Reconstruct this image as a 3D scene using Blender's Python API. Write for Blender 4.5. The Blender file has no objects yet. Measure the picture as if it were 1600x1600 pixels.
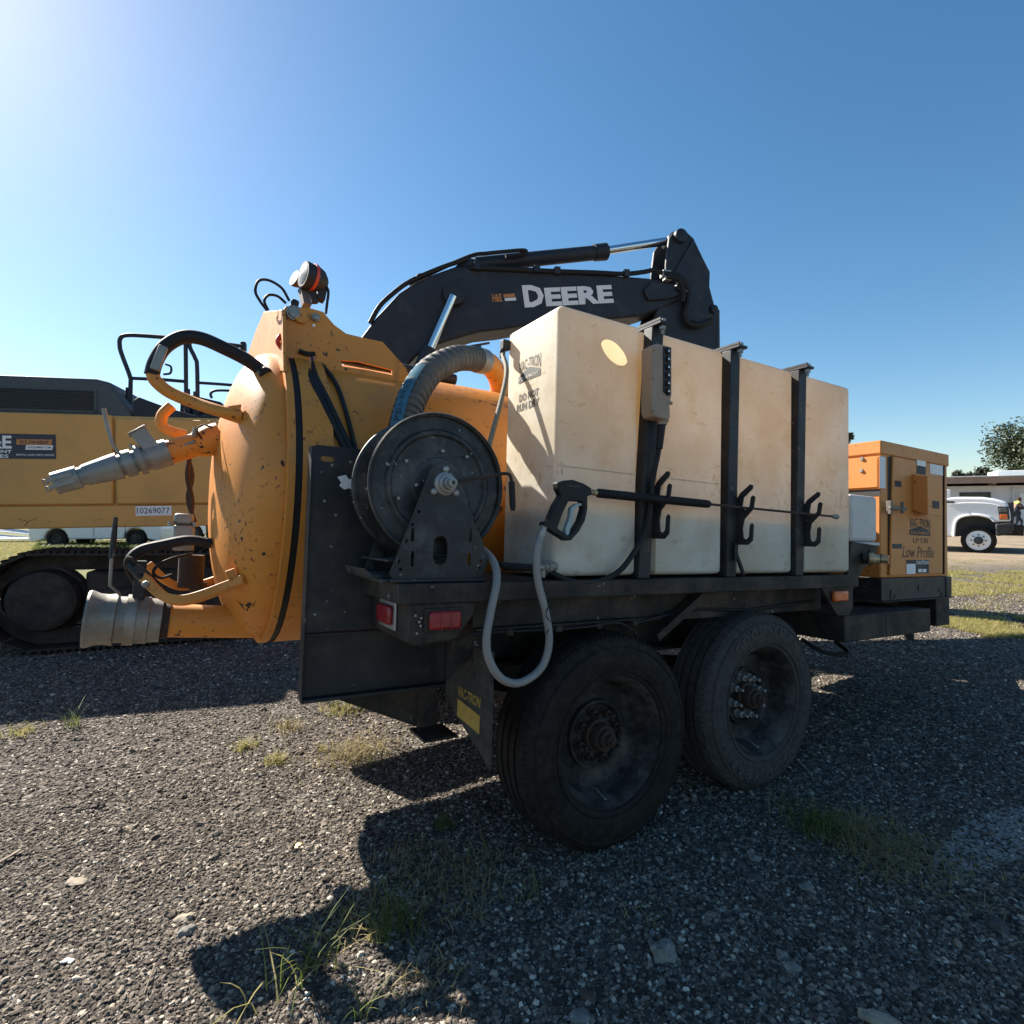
import bpy, bmesh, math, random
import numpy as np
from mathutils import Vector, Matrix
from mathutils.geometry import tessellate_polygon, delaunay_2d_cdt
rnd = random.Random(7)
SC = bpy.context.scene
COL = SC.collection
PI = math.pi
V = Vector

# ------------------------------------------------------------------ camera, sky, sun, exposure
CAM_H = 1.235
FPX = 880.0                       # focal length in photo pixels (1600 wide)
cd = bpy.data.cameras.new('camera'); cam = bpy.data.objects.new('camera', cd); COL.objects.link(cam)
cam.location = (0, 0, CAM_H); cam.rotation_euler = (PI/2, 0, 0)
cd.sensor_width = 36; cd.lens = 36*FPX/1600; cd.clip_start = .05; cd.clip_end = 3000
SC.camera = cam
SUN_AZ, SUN_EL = math.radians(-52.5), math.radians(38.5)
W = bpy.data.worlds.new('World'); SC.world = W; W.use_nodes = True
wn = W.node_tree.nodes; wl = W.node_tree.links
sky = wn.new('ShaderNodeTexSky'); sky.sky_type = 'NISHITA'; sky.sun_disc = False
sky.sun_elevation = SUN_EL; sky.sun_rotation = SUN_AZ
sky.air_density = 1.0; sky.dust_density = .34; sky.ozone_density = 1.6; sky.altitude = 0
bg = wn['Background']; bg.inputs['Strength'].default_value = .057
hs = wn.new('ShaderNodeHueSaturation'); hs.inputs['Saturation'].default_value = 1.25; hs.inputs['Hue'].default_value = .493; wl.new(sky.outputs[0], hs.inputs['Color']); wl.new(hs.outputs[0], bg.inputs[0])
sl = bpy.data.lights.new('sun', 'SUN'); sun = bpy.data.objects.new('sun', sl); COL.objects.link(sun)
sl.energy = 5.0; sl.angle = math.radians(.53); sl.color = (1, .93, .82)
SUND = V((math.sin(SUN_AZ)*math.cos(SUN_EL), math.cos(SUN_AZ)*math.cos(SUN_EL), math.sin(SUN_EL)))
sun.rotation_euler = SUND.to_track_quat('Z', 'Y').to_euler(); sun.location = (-20, 20, 20)
vs = SC.view_settings; vs.view_transform = 'Standard'; vs.look = 'None'; vs.gamma = 1; vs.use_curve_mapping = False
vs.exposure = 1.45
SC.cycles.max_bounces = 10; SC.cycles.transparent_max_bounces = 12

# ------------------------------------------------------------------ mesh helpers
class Fr:
    """a frame of reference: metres along the axes of one thing; at() measures a point on one of its planes"""
    def __init__(s, M): s.M = M; s.I = M.inverted()
    def at(s, u, v, ax, val):
        d = s.I.to_3x3() @ V(((u-800)/FPX, 1, -(v-800)/FPX)); c = s.I @ V((0, 0, CAM_H))
        i = 'xyz'.index(ax); t = (val-c[i])/d[i]
        return c + d*t
    def ray(s, u, v):
        return s.I @ V((0, 0, CAM_H)), (s.I.to_3x3() @ V(((u-800)/FPX, 1, -(v-800)/FPX)))
def catmull(pts, k=6):
    pts = [V(p) for p in pts]
    if len(pts) < 3: return pts
    P = [2*pts[0]-pts[1]] + pts + [2*pts[-1]-pts[-2]]; out = []
    for i in range(1, len(P)-2):
        for j in range(k):
            t = j/k; a, b, c, d = P[i-1:i+3]
            out.append(.5*((2*b)+(c-a)*t+(2*a-5*b+4*c-d)*t*t+(3*b-a-3*c+d)*t**3))
    return out+[pts[-1]]
def inside(p, l):
    r = False
    for i in range(len(l)):
        a, b = l[i-1], l[i]
        if (a[1] > p[1]) != (b[1] > p[1]) and p[0] < (b[0]-a[0])*(p[1]-a[1])/(b[1]-a[1])+a[0]: r = not r
    return r
def fill(loops):
    fl = [V((q[0], q[1])) for l in loops for q in l]; ed = []; k = 0
    for l in loops: ed += [(k+i, k+(i+1) % len(l)) for i in range(len(l))]; k += len(l)
    vs_, _, fs, ov, _, _ = delaunay_2d_cdt(fl, ed, [], 0, 1e-7); out = []
    for f in fs:
        c = sum((vs_[i] for i in f), V((0, 0)))/3
        if all(ov[i] for i in f) and inside(c, loops[0]) and not any(inside(c, h) for h in loops[1:]): out.append(tuple(ov[i][0] for i in f))
    return out
class MB:
    def __init__(s): s.v = []; s.f = []
    def add(s, vs_, fs):
        n = len(s.v); s.v += [V(p) for p in vs_]; s.f += [tuple(n+i for i in f) for f in fs]; return s
    def box(s, a, b, M=None):
        x0, y0, z0 = a; x1, y1, z1 = b
        vv = [V(p) for p in ((x0,y0,z0),(x1,y0,z0),(x1,y1,z0),(x0,y1,z0),(x0,y0,z1),(x1,y0,z1),(x1,y1,z1),(x0,y1,z1))]
        if M: vv = [M @ p for p in vv]
        return s.add(vv, [(0,3,2,1),(4,5,6,7),(0,1,5,4),(1,2,6,5),(2,3,7,6),(3,0,4,7)])
    def cbox(s, c, sz, M=None):
        return s.box([c[i]-sz[i]/2 for i in range(3)], [c[i]+sz[i]/2 for i in range(3)], M)
    def bar(s, p, q, w, h, up=(0,0,1)):
        p, q = V(p), V(q); z = (q-p).normalized(); x = V(up).cross(z)
        if x.length < 1e-4: x = V((1,0,0)).cross(z)
        x.normalize(); y = z.cross(x); L = (q-p).length
        vv = [p+x*a*w/2+y*b*h/2+z*c for c in (0, L) for a, b in ((-1,-1),(1,-1),(1,1),(-1,1))]
        return s.add(vv, [(0,3,2,1),(4,5,6,7),(0,1,5,4),(1,2,6,5),(2,3,7,6),(3,0,4,7)])
    def tube(s, pts, r, n=10, sm=0, caps=True, rr=None, closed=False):
        pts = catmull(pts, sm) if sm else [V(p) for p in pts]
        m = len(pts); T = []
        for i in range(m):
            a = pts[max(i-1,0)] if not closed else pts[i-1]; b = pts[min(i+1,m-1)] if not closed else pts[(i+1)%m]
            T.append((b-a).normalized())
        x = T[0].orthogonal().normalized(); base = len(s.v)
        for i in range(m):
            x = (x-T[i]*x.dot(T[i])).normalized(); y = T[i].cross(x)
            q = rr[i] if rr else r
            s.v += [pts[i]+(x*math.cos(2*PI*k/n)+y*math.sin(2*PI*k/n))*q for k in range(n)]
        for i in range(m if closed else m-1):
            j = (i+1) % m
            for k in range(n):
                s.f.append((base+i*n+k, base+i*n+(k+1)%n, base+j*n+(k+1)%n, base+j*n+k))
        if caps and not closed:
            s.f.append(tuple(base+k for k in range(n))[::-1]); s.f.append(tuple(base+(m-1)*n+k for k in range(n)))
        return s
    def lathe(s, prof, o, ax, n=24, caps=True):
        o = V(o); z = V(ax).normalized(); x = z.orthogonal().normalized()
        if abs(z.dot(V((0,0,1)))) < .99: x = (V((0,0,1))-z*z.z).normalized()
        y = z.cross(x); base = len(s.v); m = len(prof)
        for a, r in prof:
            s.v += [o+z*a+(x*math.cos(2*PI*k/n)+y*math.sin(2*PI*k/n))*max(r, 1e-4) for k in range(n)]
        for i in range(m-1):
            for k in range(n):
                s.f.append((base+i*n+k, base+i*n+(k+1)%n, base+(i+1)*n+(k+1)%n, base+(i+1)*n+k))
        if caps:
            s.f.append(tuple(base+k for k in range(n))[::-1]); s.f.append(tuple(base+(m-1)*n+k for k in range(n)))
        return s
    def cyl(s, p, q, r, n=16): p, q = V(p), V(q); return s.lathe([(0, r), ((q-p).length, r)], p, q-p, n)
    def prism(s, out, ax, lo, hi, holes=()):
        """outline of (a,b) pairs in the plane across axis ax, thick from lo to hi, with holes"""
        i = 'xyz'.index(ax); o1, o2 = [(1,2),(0,2),(0,1)][i]
        def P(q, h):
            p = [0, 0, 0]; p[o1] = q[0]; p[o2] = q[1]; p[i] = h; return V(p)
        loops = [list(out)]+[list(h) for h in holes]; flat = [q for l in loops for q in l]; N = len(flat); base = len(s.v)
        s.v += [P(q, lo) for q in flat]+[P(q, hi) for q in flat]
        if holes:
            tr = fill(loops)
        else: tr = [tuple(range(N))]
        for t in tr:
            s.f.append(tuple(base+k for k in t)); s.f.append(tuple(base+N+k for k in t)[::-1])
        k0 = 0
        for l in loops:
            n = len(l)
            for k in range(n):
                a, b = k0+k, k0+(k+1) % n; s.f.append((base+a, base+b, base+N+b, base+N+a))
            k0 += n
        return s
    def mesh(s, name, base=None, smooth=35):
        me = bpy.data.meshes.new(name)
        b = V(base) if base else V((0,0,0))
        me.from_pydata([p-b for p in s.v], [], s.f)
        bm = bmesh.new(); bm.from_mesh(me); bmesh.ops.recalc_face_normals(bm, faces=bm.faces); bm.to_mesh(me); bm.free()
        if smooth:
            me.polygons.foreach_set('use_smooth', [True]*len(me.polygons)); me.set_sharp_from_angle(angle=math.radians(smooth))
        return me
class Thing:
    """a top-level Empty in frame fr with its base at b; parts are meshes written in the frame's own metres"""
    def __init__(s, name, label, cat, fr, b=(0,0,0), group=None):
        s.fr = fr; s.b = V(b); o = s.o = bpy.data.objects.new(name, None); COL.objects.link(o); o.empty_display_size = .2
        o.matrix_world = fr.M @ Matrix.Translation(s.b); o['label'] = label; o['category'] = cat
        if group: o['group'] = group
    def part(s, name, mb, mat, parent=None, bev=0, label=None, smooth=35, seg=2, kind=None):
        me = mb.mesh(name, s.b, smooth); me.materials.append(mat)
        o = bpy.data.objects.new(name, me); COL.objects.link(o); o.parent = parent or s.o
        if bev:
            m = o.modifiers.new('bevel', 'BEVEL'); m.width = bev; m.segments = seg; m.limit_method = 'ANGLE'; m.angle_limit = math.radians(40)
        if label: o['label'] = label
        if kind: o['kind'] = kind
        return o
    def copy(s, o, loc, parent=None, rot=None):
        c = o.copy(); COL.objects.link(c); c.parent = parent or o.parent; c.location = loc
        if rot is not None: c.rotation_euler = rot
        return c
def single(name, label, cat, mb, mat, loc=(0,0,0), rz=0, group=None, smooth=35, kind=None, bev=0):
    me = mb.mesh(name, None, smooth); me.materials.append(mat); o = bpy.data.objects.new(name, me); COL.objects.link(o)
    o.location = loc; o.rotation_euler = (0, 0, rz)
    if kind: o['kind'] = kind
    else: o['category'] = cat
    if label: o['label'] = label
    if group: o['group'] = group
    if bev:
        m = o.modifiers.new('bevel', 'BEVEL'); m.width = bev; m.segments = 2; m.limit_method = 'ANGLE'
    return o
def circ(cx, cy, r, n=12, ry=None): return [(cx+r*math.cos(2*PI*k/n), cy+(ry or r)*math.sin(2*PI*k/n)) for k in range(n)]
def slot(cx, cy, w, h, n=5):
    if w > h: return [(cx+(q[1]-cy), cy-(q[0]-cx)) for q in slot(cx, cy, h, w, n)]
    r = w/2; k = h/2-r
    return [(cx+r*math.cos(PI*i/n), cy+k+r*math.sin(PI*i/n)) for i in range(n+1)]+[(cx-r*math.cos(PI*i/n), cy-k-r*math.sin(PI*i/n)) for i in range(n+1)]
_tc = {}
def glyphs(s, bold=0.0, shear=0.0):
    key = (s, bold, shear)
    if key not in _tc:
        cu = bpy.data.curves.new('t', 'FONT'); cu.body = s; cu.offset = bold; cu.shear = shear; cu.resolution_u = 2; cu.fill_mode = 'FRONT'
        to = bpy.data.objects.new('t', cu); COL.objects.link(to); bpy.context.view_layer.update()
        me = bpy.data.meshes.new_from_object(to.evaluated_get(bpy.context.evaluated_depsgraph_get()))
        vv = [v.co.copy() for v in me.vertices]; ff = [tuple(p.vertices) for p in me.polygons]
        bpy.data.objects.remove(to); bpy.data.curves.remove(cu); bpy.data.meshes.remove(me)
        x0 = min(v.x for v in vv); x1 = max(v.x for v in vv); y0 = min(v.y for v in vv); y1 = max(v.y for v in vv)
        _tc[key] = ([((v.x-x0)/(x1-x0), (v.y-y0)/(y1-y0)) for v in vv], ff)
    return _tc[key]
def text(mb, s, o, ex, ey, w, h, bold=0.0, shear=0.0, warp=None):
    vv, ff = glyphs(s, bold, shear); o, ex, ey = V(o), V(ex), V(ey)
    if warp: vv = [warp(*q) for q in vv]
    return mb.add([o+ex*(x*w)+ey*(y*h) for x, y in vv], ff)
def quad(mb, o, ex, ey, w, h): o, ex, ey = V(o), V(ex), V(ey); return mb.add([o, o+ex*w, o+ex*w+ey*h, o+ey*h], [(0,1,2,3)])

# ------------------------------------------------------------------ materials
def mat(name, col, rough=.5, metal=0., var=.0, vscale=6., dirt=None, dirt_amt=.0, dscale=5., chips=None, chip_amt=.0, cscale=30., bump=.0, bscale=60., spec=.5, streak=None, coat=0.):
    m = bpy.data.materials.new(name); m.use_nodes = True; nt = m.node_tree; N = nt.nodes; L = nt.links
    b = N['Principled BSDF']; b.inputs['Roughness'].default_value = rough; b.inputs['Metallic'].default_value = metal
    b.inputs['Specular IOR Level'].default_value = spec; b.inputs['Coat Weight'].default_value = coat
    tc = N.new('ShaderNodeTexCoord'); cur = None
    def rgb(c):
        n = N.new('ShaderNodeRGB'); n.outputs[0].default_value = (*c, 1); return n.outputs[0]
    def noise(sc, det=6, rough_=.6, off=0):
        n = N.new('ShaderNodeTexNoise'); n.inputs['Scale'].default_value = sc; n.inputs['Detail'].default_value = det; n.inputs['Roughness'].default_value = rough_
        if off:
            a = N.new('ShaderNodeVectorMath'); a.inputs[1].default_value = (off, off*.7, off*1.3); L.new(tc.outputs['Object'], a.inputs[0]); L.new(a.outputs[0], n.inputs['Vector'])
        else: L.new(tc.outputs['Object'], n.inputs['Vector'])
        return n.outputs['Fac']
    def ramp(f, lo, hi):
        r = N.new('ShaderNodeMapRange'); r.inputs['From Min'].default_value = lo; r.inputs['From Max'].default_value = hi; L.new(f, r.inputs['Value']); return r.outputs[0]
    def mix(f, a, c):
        x = N.new('ShaderNodeMix'); x.data_type = 'RGBA'
        if isinstance(f, float): x.inputs['Factor'].default_value = f
        else: L.new(f, x.inputs['Factor'])
        L.new(a, x.inputs['A']); L.new(c, x.inputs['B']); return x.outputs['Result']
    cur = rgb(col)
    if var: cur = mix(ramp(noise(vscale), .3, .7), rgb([c*(1-var) for c in col]), rgb([min(1, c*(1+var)) for c in col]))
    if dirt:
        f = ramp(noise(dscale, 8, .7, 3.1), .62-dirt_amt*.35, .78-dirt_amt*.15); mm = N.new('ShaderNodeMath'); mm.operation = 'MULTIPLY'; mm.inputs[1].default_value = min(1, dirt_amt*1.4); L.new(f, mm.inputs[0]); cur = mix(mm.outputs[0], cur, rgb(dirt))
    if chips:
        f1 = ramp(noise(cscale, 4, .6, 7.7), .655-chip_amt*.1, .67-chip_amt*.1)
        f2 = ramp(noise(cscale*.12, 3, .6, 1.7), .46, .60); mm = N.new('ShaderNodeMath'); mm.operation = 'MULTIPLY'; L.new(f1, mm.inputs[0]); L.new(f2, mm.inputs[1]); cur = mix(mm.outputs[0], cur, rgb(chips))
    if streak:
        mp = N.new('ShaderNodeMapping'); mp.inputs['Scale'].default_value = (9, 9, .8); L.new(tc.outputs['Object'], mp.inputs[0])
        n = N.new('ShaderNodeTexNoise'); n.inputs['Scale'].default_value = 2.2; n.inputs['Detail'].default_value = 5; L.new(mp.outputs[0], n.inputs['Vector'])
        mm = N.new('ShaderNodeMath'); mm.operation = 'MULTIPLY'; L.new(ramp(n.outputs['Fac'], .55, .75), mm.inputs[0]); L.new(ramp(noise(1.6, 3, .5, 12.), .45, .65), mm.inputs[1]); cur = mix(mm.outputs[0], cur, rgb(streak))
    L.new(cur, b.inputs['Base Color'])
    r = N.new('ShaderNodeMapRange'); r.inputs['To Min'].default_value = max(.05, rough-.12); r.inputs['To Max'].default_value = min(1, rough+.18); L.new(noise(11., 5, .6, 5.), r.inputs['Value']); L.new(r.outputs[0], b.inputs['Roughness'])
    if bump:
        bu = N.new('ShaderNodeBump'); bu.inputs['Strength'].default_value = bump; bu.inputs['Distance'].default_value = .004; L.new(noise(bscale, 5, .6, 9.), bu.inputs['Height']); L.new(bu.outputs[0], b.inputs['Normal'])
    m.diffuse_color = (*col, 1)
    return m
ORANGE = mat('orange_paint', (.62,.230,.028), .5, var=.10, vscale=3, dirt=(.36,.20,.09), dirt_amt=.25, dscale=4, chips=(.045,.022,.014), chip_amt=.5, cscale=44, streak=(.27,.12,.045), bump=.12, bscale=25)
ORANGE2 = mat('power_unit_orange', (.63,.240,.055), .5, var=.08, vscale=2, dirt=(.46,.22,.09), dirt_amt=.35, dscale=3, chips=(.10,.04,.02), chip_amt=.1, cscale=40, bump=.08)
BLACK = mat('black_paint', (.024,.025,.028), .5, spec=.3, var=.3, vscale=5, dirt=(.085,.072,.060), dirt_amt=.42, dscale=7, chips=(.30,.29,.28), chip_amt=-.25, cscale=40, bump=.15, bscale=45)
FRAME = mat('dusty_black_frame', (.021,.019,.018), .65, spec=.25, var=.3, vscale=4, dirt=(.105,.080,.058), dirt_amt=.55, dscale=5, chips=(.22,.20,.18), chip_amt=-.2, cscale=30, bump=.2, bscale=40)
REELM = mat('reel_black', (.022,.024,.025), .48, spec=.35, var=.2, vscale=8, dirt=(.15,.145,.135), dirt_amt=.42, dscale=7, chips=(.4,.4,.38), chip_amt=-.15, cscale=60, bump=.06)
RUBBER = mat('black_rubber', (.012,.012,.013), .6, spec=.35, var=.2, bump=.1)
TYRE = mat('tyre_rubber', (.012,.010,.009), .75, spec=.25, var=.3, vscale=10, dirt=(.040,.032,.025), dirt_amt=.5, dscale=34, bump=.3, bscale=110)
TYREG = mat('dusty_tyre_rubber', (.042,.039,.036), .8, spec=.25, var=.25, vscale=12, dirt=(.085,.077,.068), dirt_amt=.6, dscale=40, bump=.3, bscale=110)
SIGHT = mat('aged_clear_hose', (.22,.18,.12), .4, var=.2, vscale=20)
SECOND = mat('grey_plastic', (.12,.10,.09), .6, var=.2)
PRINTW = mat('worn_print', (.035,.03,.028), .6, chips=(.58,.25,.09), chip_amt=1.1, cscale=26)
LATCH = mat('dirty_latch', (.16,.145,.13), .6, .3, var=.4, vscale=40)
TYREL = mat('moulded_letter_rubber', (.085,.079,.072), .8, spec=.2, var=.3, vscale=40)
RIMM = mat('worn_rim', (.022,.020,.019), .75, spec=.25, var=.35, vscale=20, dirt=(.17,.152,.133), dirt_amt=.46, dscale=7, bump=.15)
RUSTY = mat('rusty_steel', (.036,.022,.016), .8, var=.3, vscale=14, dirt=(.12,.055,.03), dirt_amt=.4, dscale=14, bump=.2)
GALV = mat('galvanised', (.27,.27,.255), .5, .55, var=.2, vscale=14, dirt=(.25,.22,.17), dirt_amt=.45, dscale=8, bump=.15)
ALU = mat('cast_aluminium', (.27,.26,.235), .5, .4, var=.35, vscale=9, dirt=(.17,.135,.09), dirt_amt=.6, dscale=9, bump=.3, bscale=30)
CHROME = mat('chrome_rod', (.7,.7,.72), .15, 1.)
BOLT = mat('zinc_bolt', (.33,.32,.30), .5, .6, var=.2, dirt=(.18,.14,.10), dirt_amt=.4)
NUTG = mat('dusty_zinc_nut', (.30,.29,.27), .6, .3, var=.2)
BRASS = mat('dull_brass', (.50,.38,.22), .4, .6, var=.2)
GREYHOSE = mat('grey_hose', (.235,.225,.215), .5, var=.1, dirt=(.2,.18,.15), dirt_amt=.3)
SUCTION = mat('suction_hose_grey', (.080,.076,.068), .6, var=.2, vscale=20, dirt=(.17,.14,.105), dirt_amt=.45, dscale=14)
BLUE = mat('blue_stripe', (.055,.15,.21), .85, spec=.1, var=.15, vscale=25)
REDL = mat('red_lens', (.26,.008,.014), .3, var=.3, vscale=30, coat=.15, dirt=(.10,.04,.03), dirt_amt=.35)
AMBER = mat('amber_lens', (.65,.13,.02), .25, var=.2, vscale=30, coat=.4)
PAINTRED = mat('red_trim', (.55,.05,.03), .4)
WHITE = mat('white_print', (.78,.78,.77), .5, var=.05)
PRINT = mat('dark_print', (.03,.032,.034), .6)
GREYP = mat('grey_print', (.055,.055,.055), .6, var=.3, vscale=60)
YELP = mat('yellow_decal', (.42,.27,.05), .5, var=.2, vscale=30)
DECAL = mat('decal_navy', (.03,.034,.045), .5)
ORDEC = mat('decal_orange', (.50,.20,.05), .5)
TANP = mat('pendant_tan', (.33,.235,.165), .55, var=.12, vscale=12, dirt=(.18,.13,.09), dirt_amt=.3)
TRIG = mat('trigger_teal', (.30,.40,.42), .4, var=.1)
EXY = mat('excavator_yellow', (.60,.315,.080), .5, var=.07, vscale=1.2, dirt=(.34,.21,.09), dirt_amt=.35, dscale=2.2, bump=.05)
EXD = mat('excavator_dark', (.019,.022,.030), .5, spec=.35, var=.12, vscale=3, dirt=(.09,.085,.08), dirt_amt=.28, dscale=3, bump=.05)
EXH = mat('excavator_hood', (.060,.072,.078), .6, var=.1, vscale=3, dirt=(.13,.12,.11), dirt_amt=.3, dscale=3)
TRK = mat('track_steel', (.018,.017,.016), .65, spec=.3, var=.3, vscale=6, dirt=(.07,.058,.046), dirt_amt=.5, dscale=6, bump=.2)
LENS = mat('lamp_lens', (.10,.10,.098), .45, var=.3, vscale=120, coat=.1)
CARW = mat('white_car_paint', (.72,.74,.76), .25, var=.04, coat=.6)
TRUCKW = mat('white_truck_paint', (.80,.82,.84), .25, var=.03, coat=.6)
GLASS = mat('dark_glass', (.02,.025,.03), .08)
def poly_mat():
    m = bpy.data.materials.new('translucent_poly'); m.use_nodes = True; nt = m.node_tree; N = nt.nodes; L = nt.links
    out = N['Material Output']; N.remove(N['Principled BSDF'])
    tc = N.new('ShaderNodeTexCoord')
    def noise(sc, det, off=(0,0,0), scl=(1,1,1)):
        mp = N.new('ShaderNodeMapping'); mp.inputs['Location'].default_value = off; mp.inputs['Scale'].default_value = scl; L.new(tc.outputs['Object'], mp.inputs[0])
        n = N.new('ShaderNodeTexNoise'); n.inputs['Scale'].default_value = sc; n.inputs['Detail'].default_value = det; n.inputs['Roughness'].default_value = .62; L.new(mp.outputs[0], n.inputs['Vector']); return n.outputs['Fac']
    def rng(f, a, b, c=0, d=1):
        r = N.new('ShaderNodeMapRange'); r.inputs['From Min'].default_value = a; r.inputs['From Max'].default_value = b; r.inputs['To Min'].default_value = c; r.inputs['To Max'].default_value = d; L.new(f, r.inputs['Value']); return r.outputs[0]
    def mul(a, b):
        x = N.new('ShaderNodeMath'); x.operation = 'MULTIPLY'; L.new(a, x.inputs[0])
        if isinstance(b, float): x.inputs[1].default_value = b
        else: L.new(b, x.inputs[1])
        return x.outputs[0]
    def mix(f, a, c):
        x = N.new('ShaderNodeMix'); x.data_type = 'RGBA'; L.new(f, x.inputs['Factor'])
        if isinstance(a, tuple): x.inputs['A'].default_value = (*a, 1)
        else: L.new(a, x.inputs['A'])
        x.inputs['B'].default_value = (*c, 1); return x.outputs['Result']
    c = mix(rng(noise(2.6, 8), .38, .62), (.85,.83,.74), (.73,.66,.51))
    c = mix(mul(rng(noise(4, 10, (3,1,2)), .54, .70), .55), c, (.48,.37,.23))
    c = mix(mul(rng(noise(11, 10, (8,3,2), (1,1,2.2)), .60, .68), .5), c, (.34,.25,.15))
    # a band of brown scrub marks above the waterline, and swirls
    sep = N.new('ShaderNodeSeparateXYZ'); L.new(tc.outputs['Object'], sep.inputs[0])
    ZB = 1.0   # deck height above the trailer's base point
    band = mul(rng(sep.outputs[2], ZB+.26, ZB+.34), rng(sep.outputs[2], ZB+.50, ZB+.38))
    c = mix(mul(mul(rng(noise(26, 10, (1,5,2), (1,1,.5)), .55, .66), mul(band, rng(noise(3, 4, (6,1,9)), .42, .58))), .85), c, (.20,.115,.06))
    c = mix(mul(rng(noise(30, 6, (7,5,2), (1,1,.5)), .64, .72), .6), c, (.25,.16,.09))
    d = N.new('ShaderNodeBsdfDiffuse'); L.new(c, d.inputs[0])
    t = N.new('ShaderNodeBsdfTranslucent'); tm = mix(rng(noise(2.6, 8), .38, .62), (.96,.765,.46), (.85,.61,.34)); L.new(tm, t.inputs[0])
    ms = N.new('ShaderNodeMixShader'); ms.inputs[0].default_value = .36; L.new(d.outputs[0], ms.inputs[1]); L.new(t.outputs[0], ms.inputs[2])
    g = N.new('ShaderNodeBsdfGlossy'); g.inputs['Roughness'].default_value = .4
    fr = N.new('ShaderNodeFresnel'); fr.inputs[0].default_value = 1.4
    bu = N.new('ShaderNodeBump'); bu.inputs['Strength'].default_value = .15; bu.inputs['Distance'].default_value = .01; L.new(noise(7, 5), bu.inputs['Height']); L.new(bu.outputs[0], d.inputs['Normal']); L.new(bu.outputs[0], g.inputs['Normal'])
    m2 = N.new('ShaderNodeMixShader'); L.new(mul(fr.outputs[0], .6), m2.inputs[0]); L.new(ms.outputs[0], m2.inputs[1]); L.new(g.outputs[0], m2.inputs[2]); L.new(m2.outputs[0], out.inputs[0])
    return m
POLY = poly_mat()
SMALLP = mat('grey_white_poly', (.56,.54,.51), .5, var=.08, vscale=5, dirt=(.34,.29,.23), dirt_amt=.35, dscale=6)
WATERIN = mat('water_in_tank', (.30,.31,.34), .9, var=.05)
# ------------------------------------------------------------------ the trailer (frame FT: x forward, y to its far side, z up from the deck)
FT = Fr(Matrix.Translation((.148, 1.98, CAM_H-.2283)) @ Matrix(((.8569,-.5149,.0268),(.5134,.8569,.0462),(-.0468,-.0258,.9986))).to_4x4())
A = FT.at
def P2(ax, val, *px):
    i = [k for k in range(3) if 'xyz'[k] != ax]
    return [tuple(A(u, v, ax, val)[k] for k in i) for u, v in px]
X, Y, Z = V((1,0,0)), V((0,1,0)), V((0,0,1))
tr = Thing('vacuum_trailer', 'orange and black vacuum trailer with a cream water tank, parked on the gravel', 'trailer', FT, (.3, 1.1, -1.0))
# chassis
tr.part('deck', MB().box((-.575,-.03,-.03),(1.87,.46,-.012)), FRAME, bev=.003)
tr.part('side_rail', MB().box((-.585,-.05,-.070),(1.885,-.03,-.010)).box((-.585,-.03,-.070),(-.575,.33,-.010)), FRAME, bev=.004)
tr.part('fender_skirt', MB().box((-.30,.03,-.165),(.44,.045,-.0705)).box((-.30,.0,-.172),(.44,.03,-.165)), FRAME, bev=.002)
tr.part('fender_skirt', MB().box((.44,.10,-.20),(1.80,.115,-.0305)), FRAME)
tr.part('frame_beam', MB().box((-.24,.40,-.36),(2.7,.41,-.0305)).box((-.24,.41,-.36),(2.7,.50,-.345)).box((-.24,.30,-.375),(2.7,.41,-.36)), FRAME)
tr.part('frame_beam', MB().box((-.70,1.75,-.36),(2.7,1.85,-.05)), FRAME)
tr.part('cross_member', MB().box((.55,.41,-.34),(.65,1.75,-.20)), FRAME)
tr.part('cross_member', MB().box((1.75,.41,-.34),(1.85,1.75,-.20)), FRAME)
a, b = A(1022,995,'y',.06), A(1096,928,'y',.06)
tr.part('fender_brace', MB().bar(a, b, .03, .05, up=(0,1,0)), FRAME)
tr.part('deck', MB().box((-.60,1.80,-.03),(1.9,2.25,-.012)), FRAME, label='far side deck of the trailer')
tr.part('brake_line', MB().tube([(-.33,.06,-.12),(-.20,.025,-.176),(.0,.02,-.180),(.25,.022,-.176),(.44,.05,-.19),(.8,.09,-.16),(1.2,.09,-.175),(1.7,.08,-.15)], .007, 8, sm=5), RUBBER)
tr.part('wiring', MB().tube([(-.40,.10,-.19),(-.36,.02,-.20),(-.30,-.002,-.178),(.1,-.006,-.183),(.3,-.004,-.176),(.42,.03,-.24),(.50,.2,-.30)], .0045, 6, sm=5), RUBBER)
for x_ in (-.18,.02,.20,.38): tr.part('line_clip', MB().box((x_-.012,-.012,-.190),(x_+.012,.03,-.171)), FRAME)
# shield plate beside the debris tank
tr.part('side_plate', MB().prism([(-.765,-.20),(-.765,.42),(-.755,.43),(-.20,.43),(-.20,-.20)], 'y', .338, .346, holes=[slot(-.715,.385,.045,.018), slot(-.715,.215,.045,.018)][:1]), BLACK)
tr.part('edge_flange', MB().box((-.770,.330,-.43),(-.764,.385,.425)), BLACK, bev=.002)
tr.part('lower_panel', MB().box((-.764,.360,-.42),(-.22,.37,-.205)).box((-.764,.330,-.432),(-.22,.37,-.42)).box((-.764,.332,-.213),(-.22,.36,-.205)).box((-.235,.332,-.42),(-.222,.36,-.213)), BLACK, bev=.002)
tr.part('torn_sticker', MB().prism(P2('y',.337,(527,745),(540,742),(545,749),(553,747),(553,766),(545,763),(538,765),(530,759),(533,754)), 'y', .3345, .3375), WHITE)
for u, v in ((519,727),(507,783),(525,805),(548,722),(492,960)):
    p = A(u, v, 'y', .338); tr.part('bolt_head', MB().lathe([(0,.006),(.004,.005),(.006,.002)], p, -Y, 8), BOLT)
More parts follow.
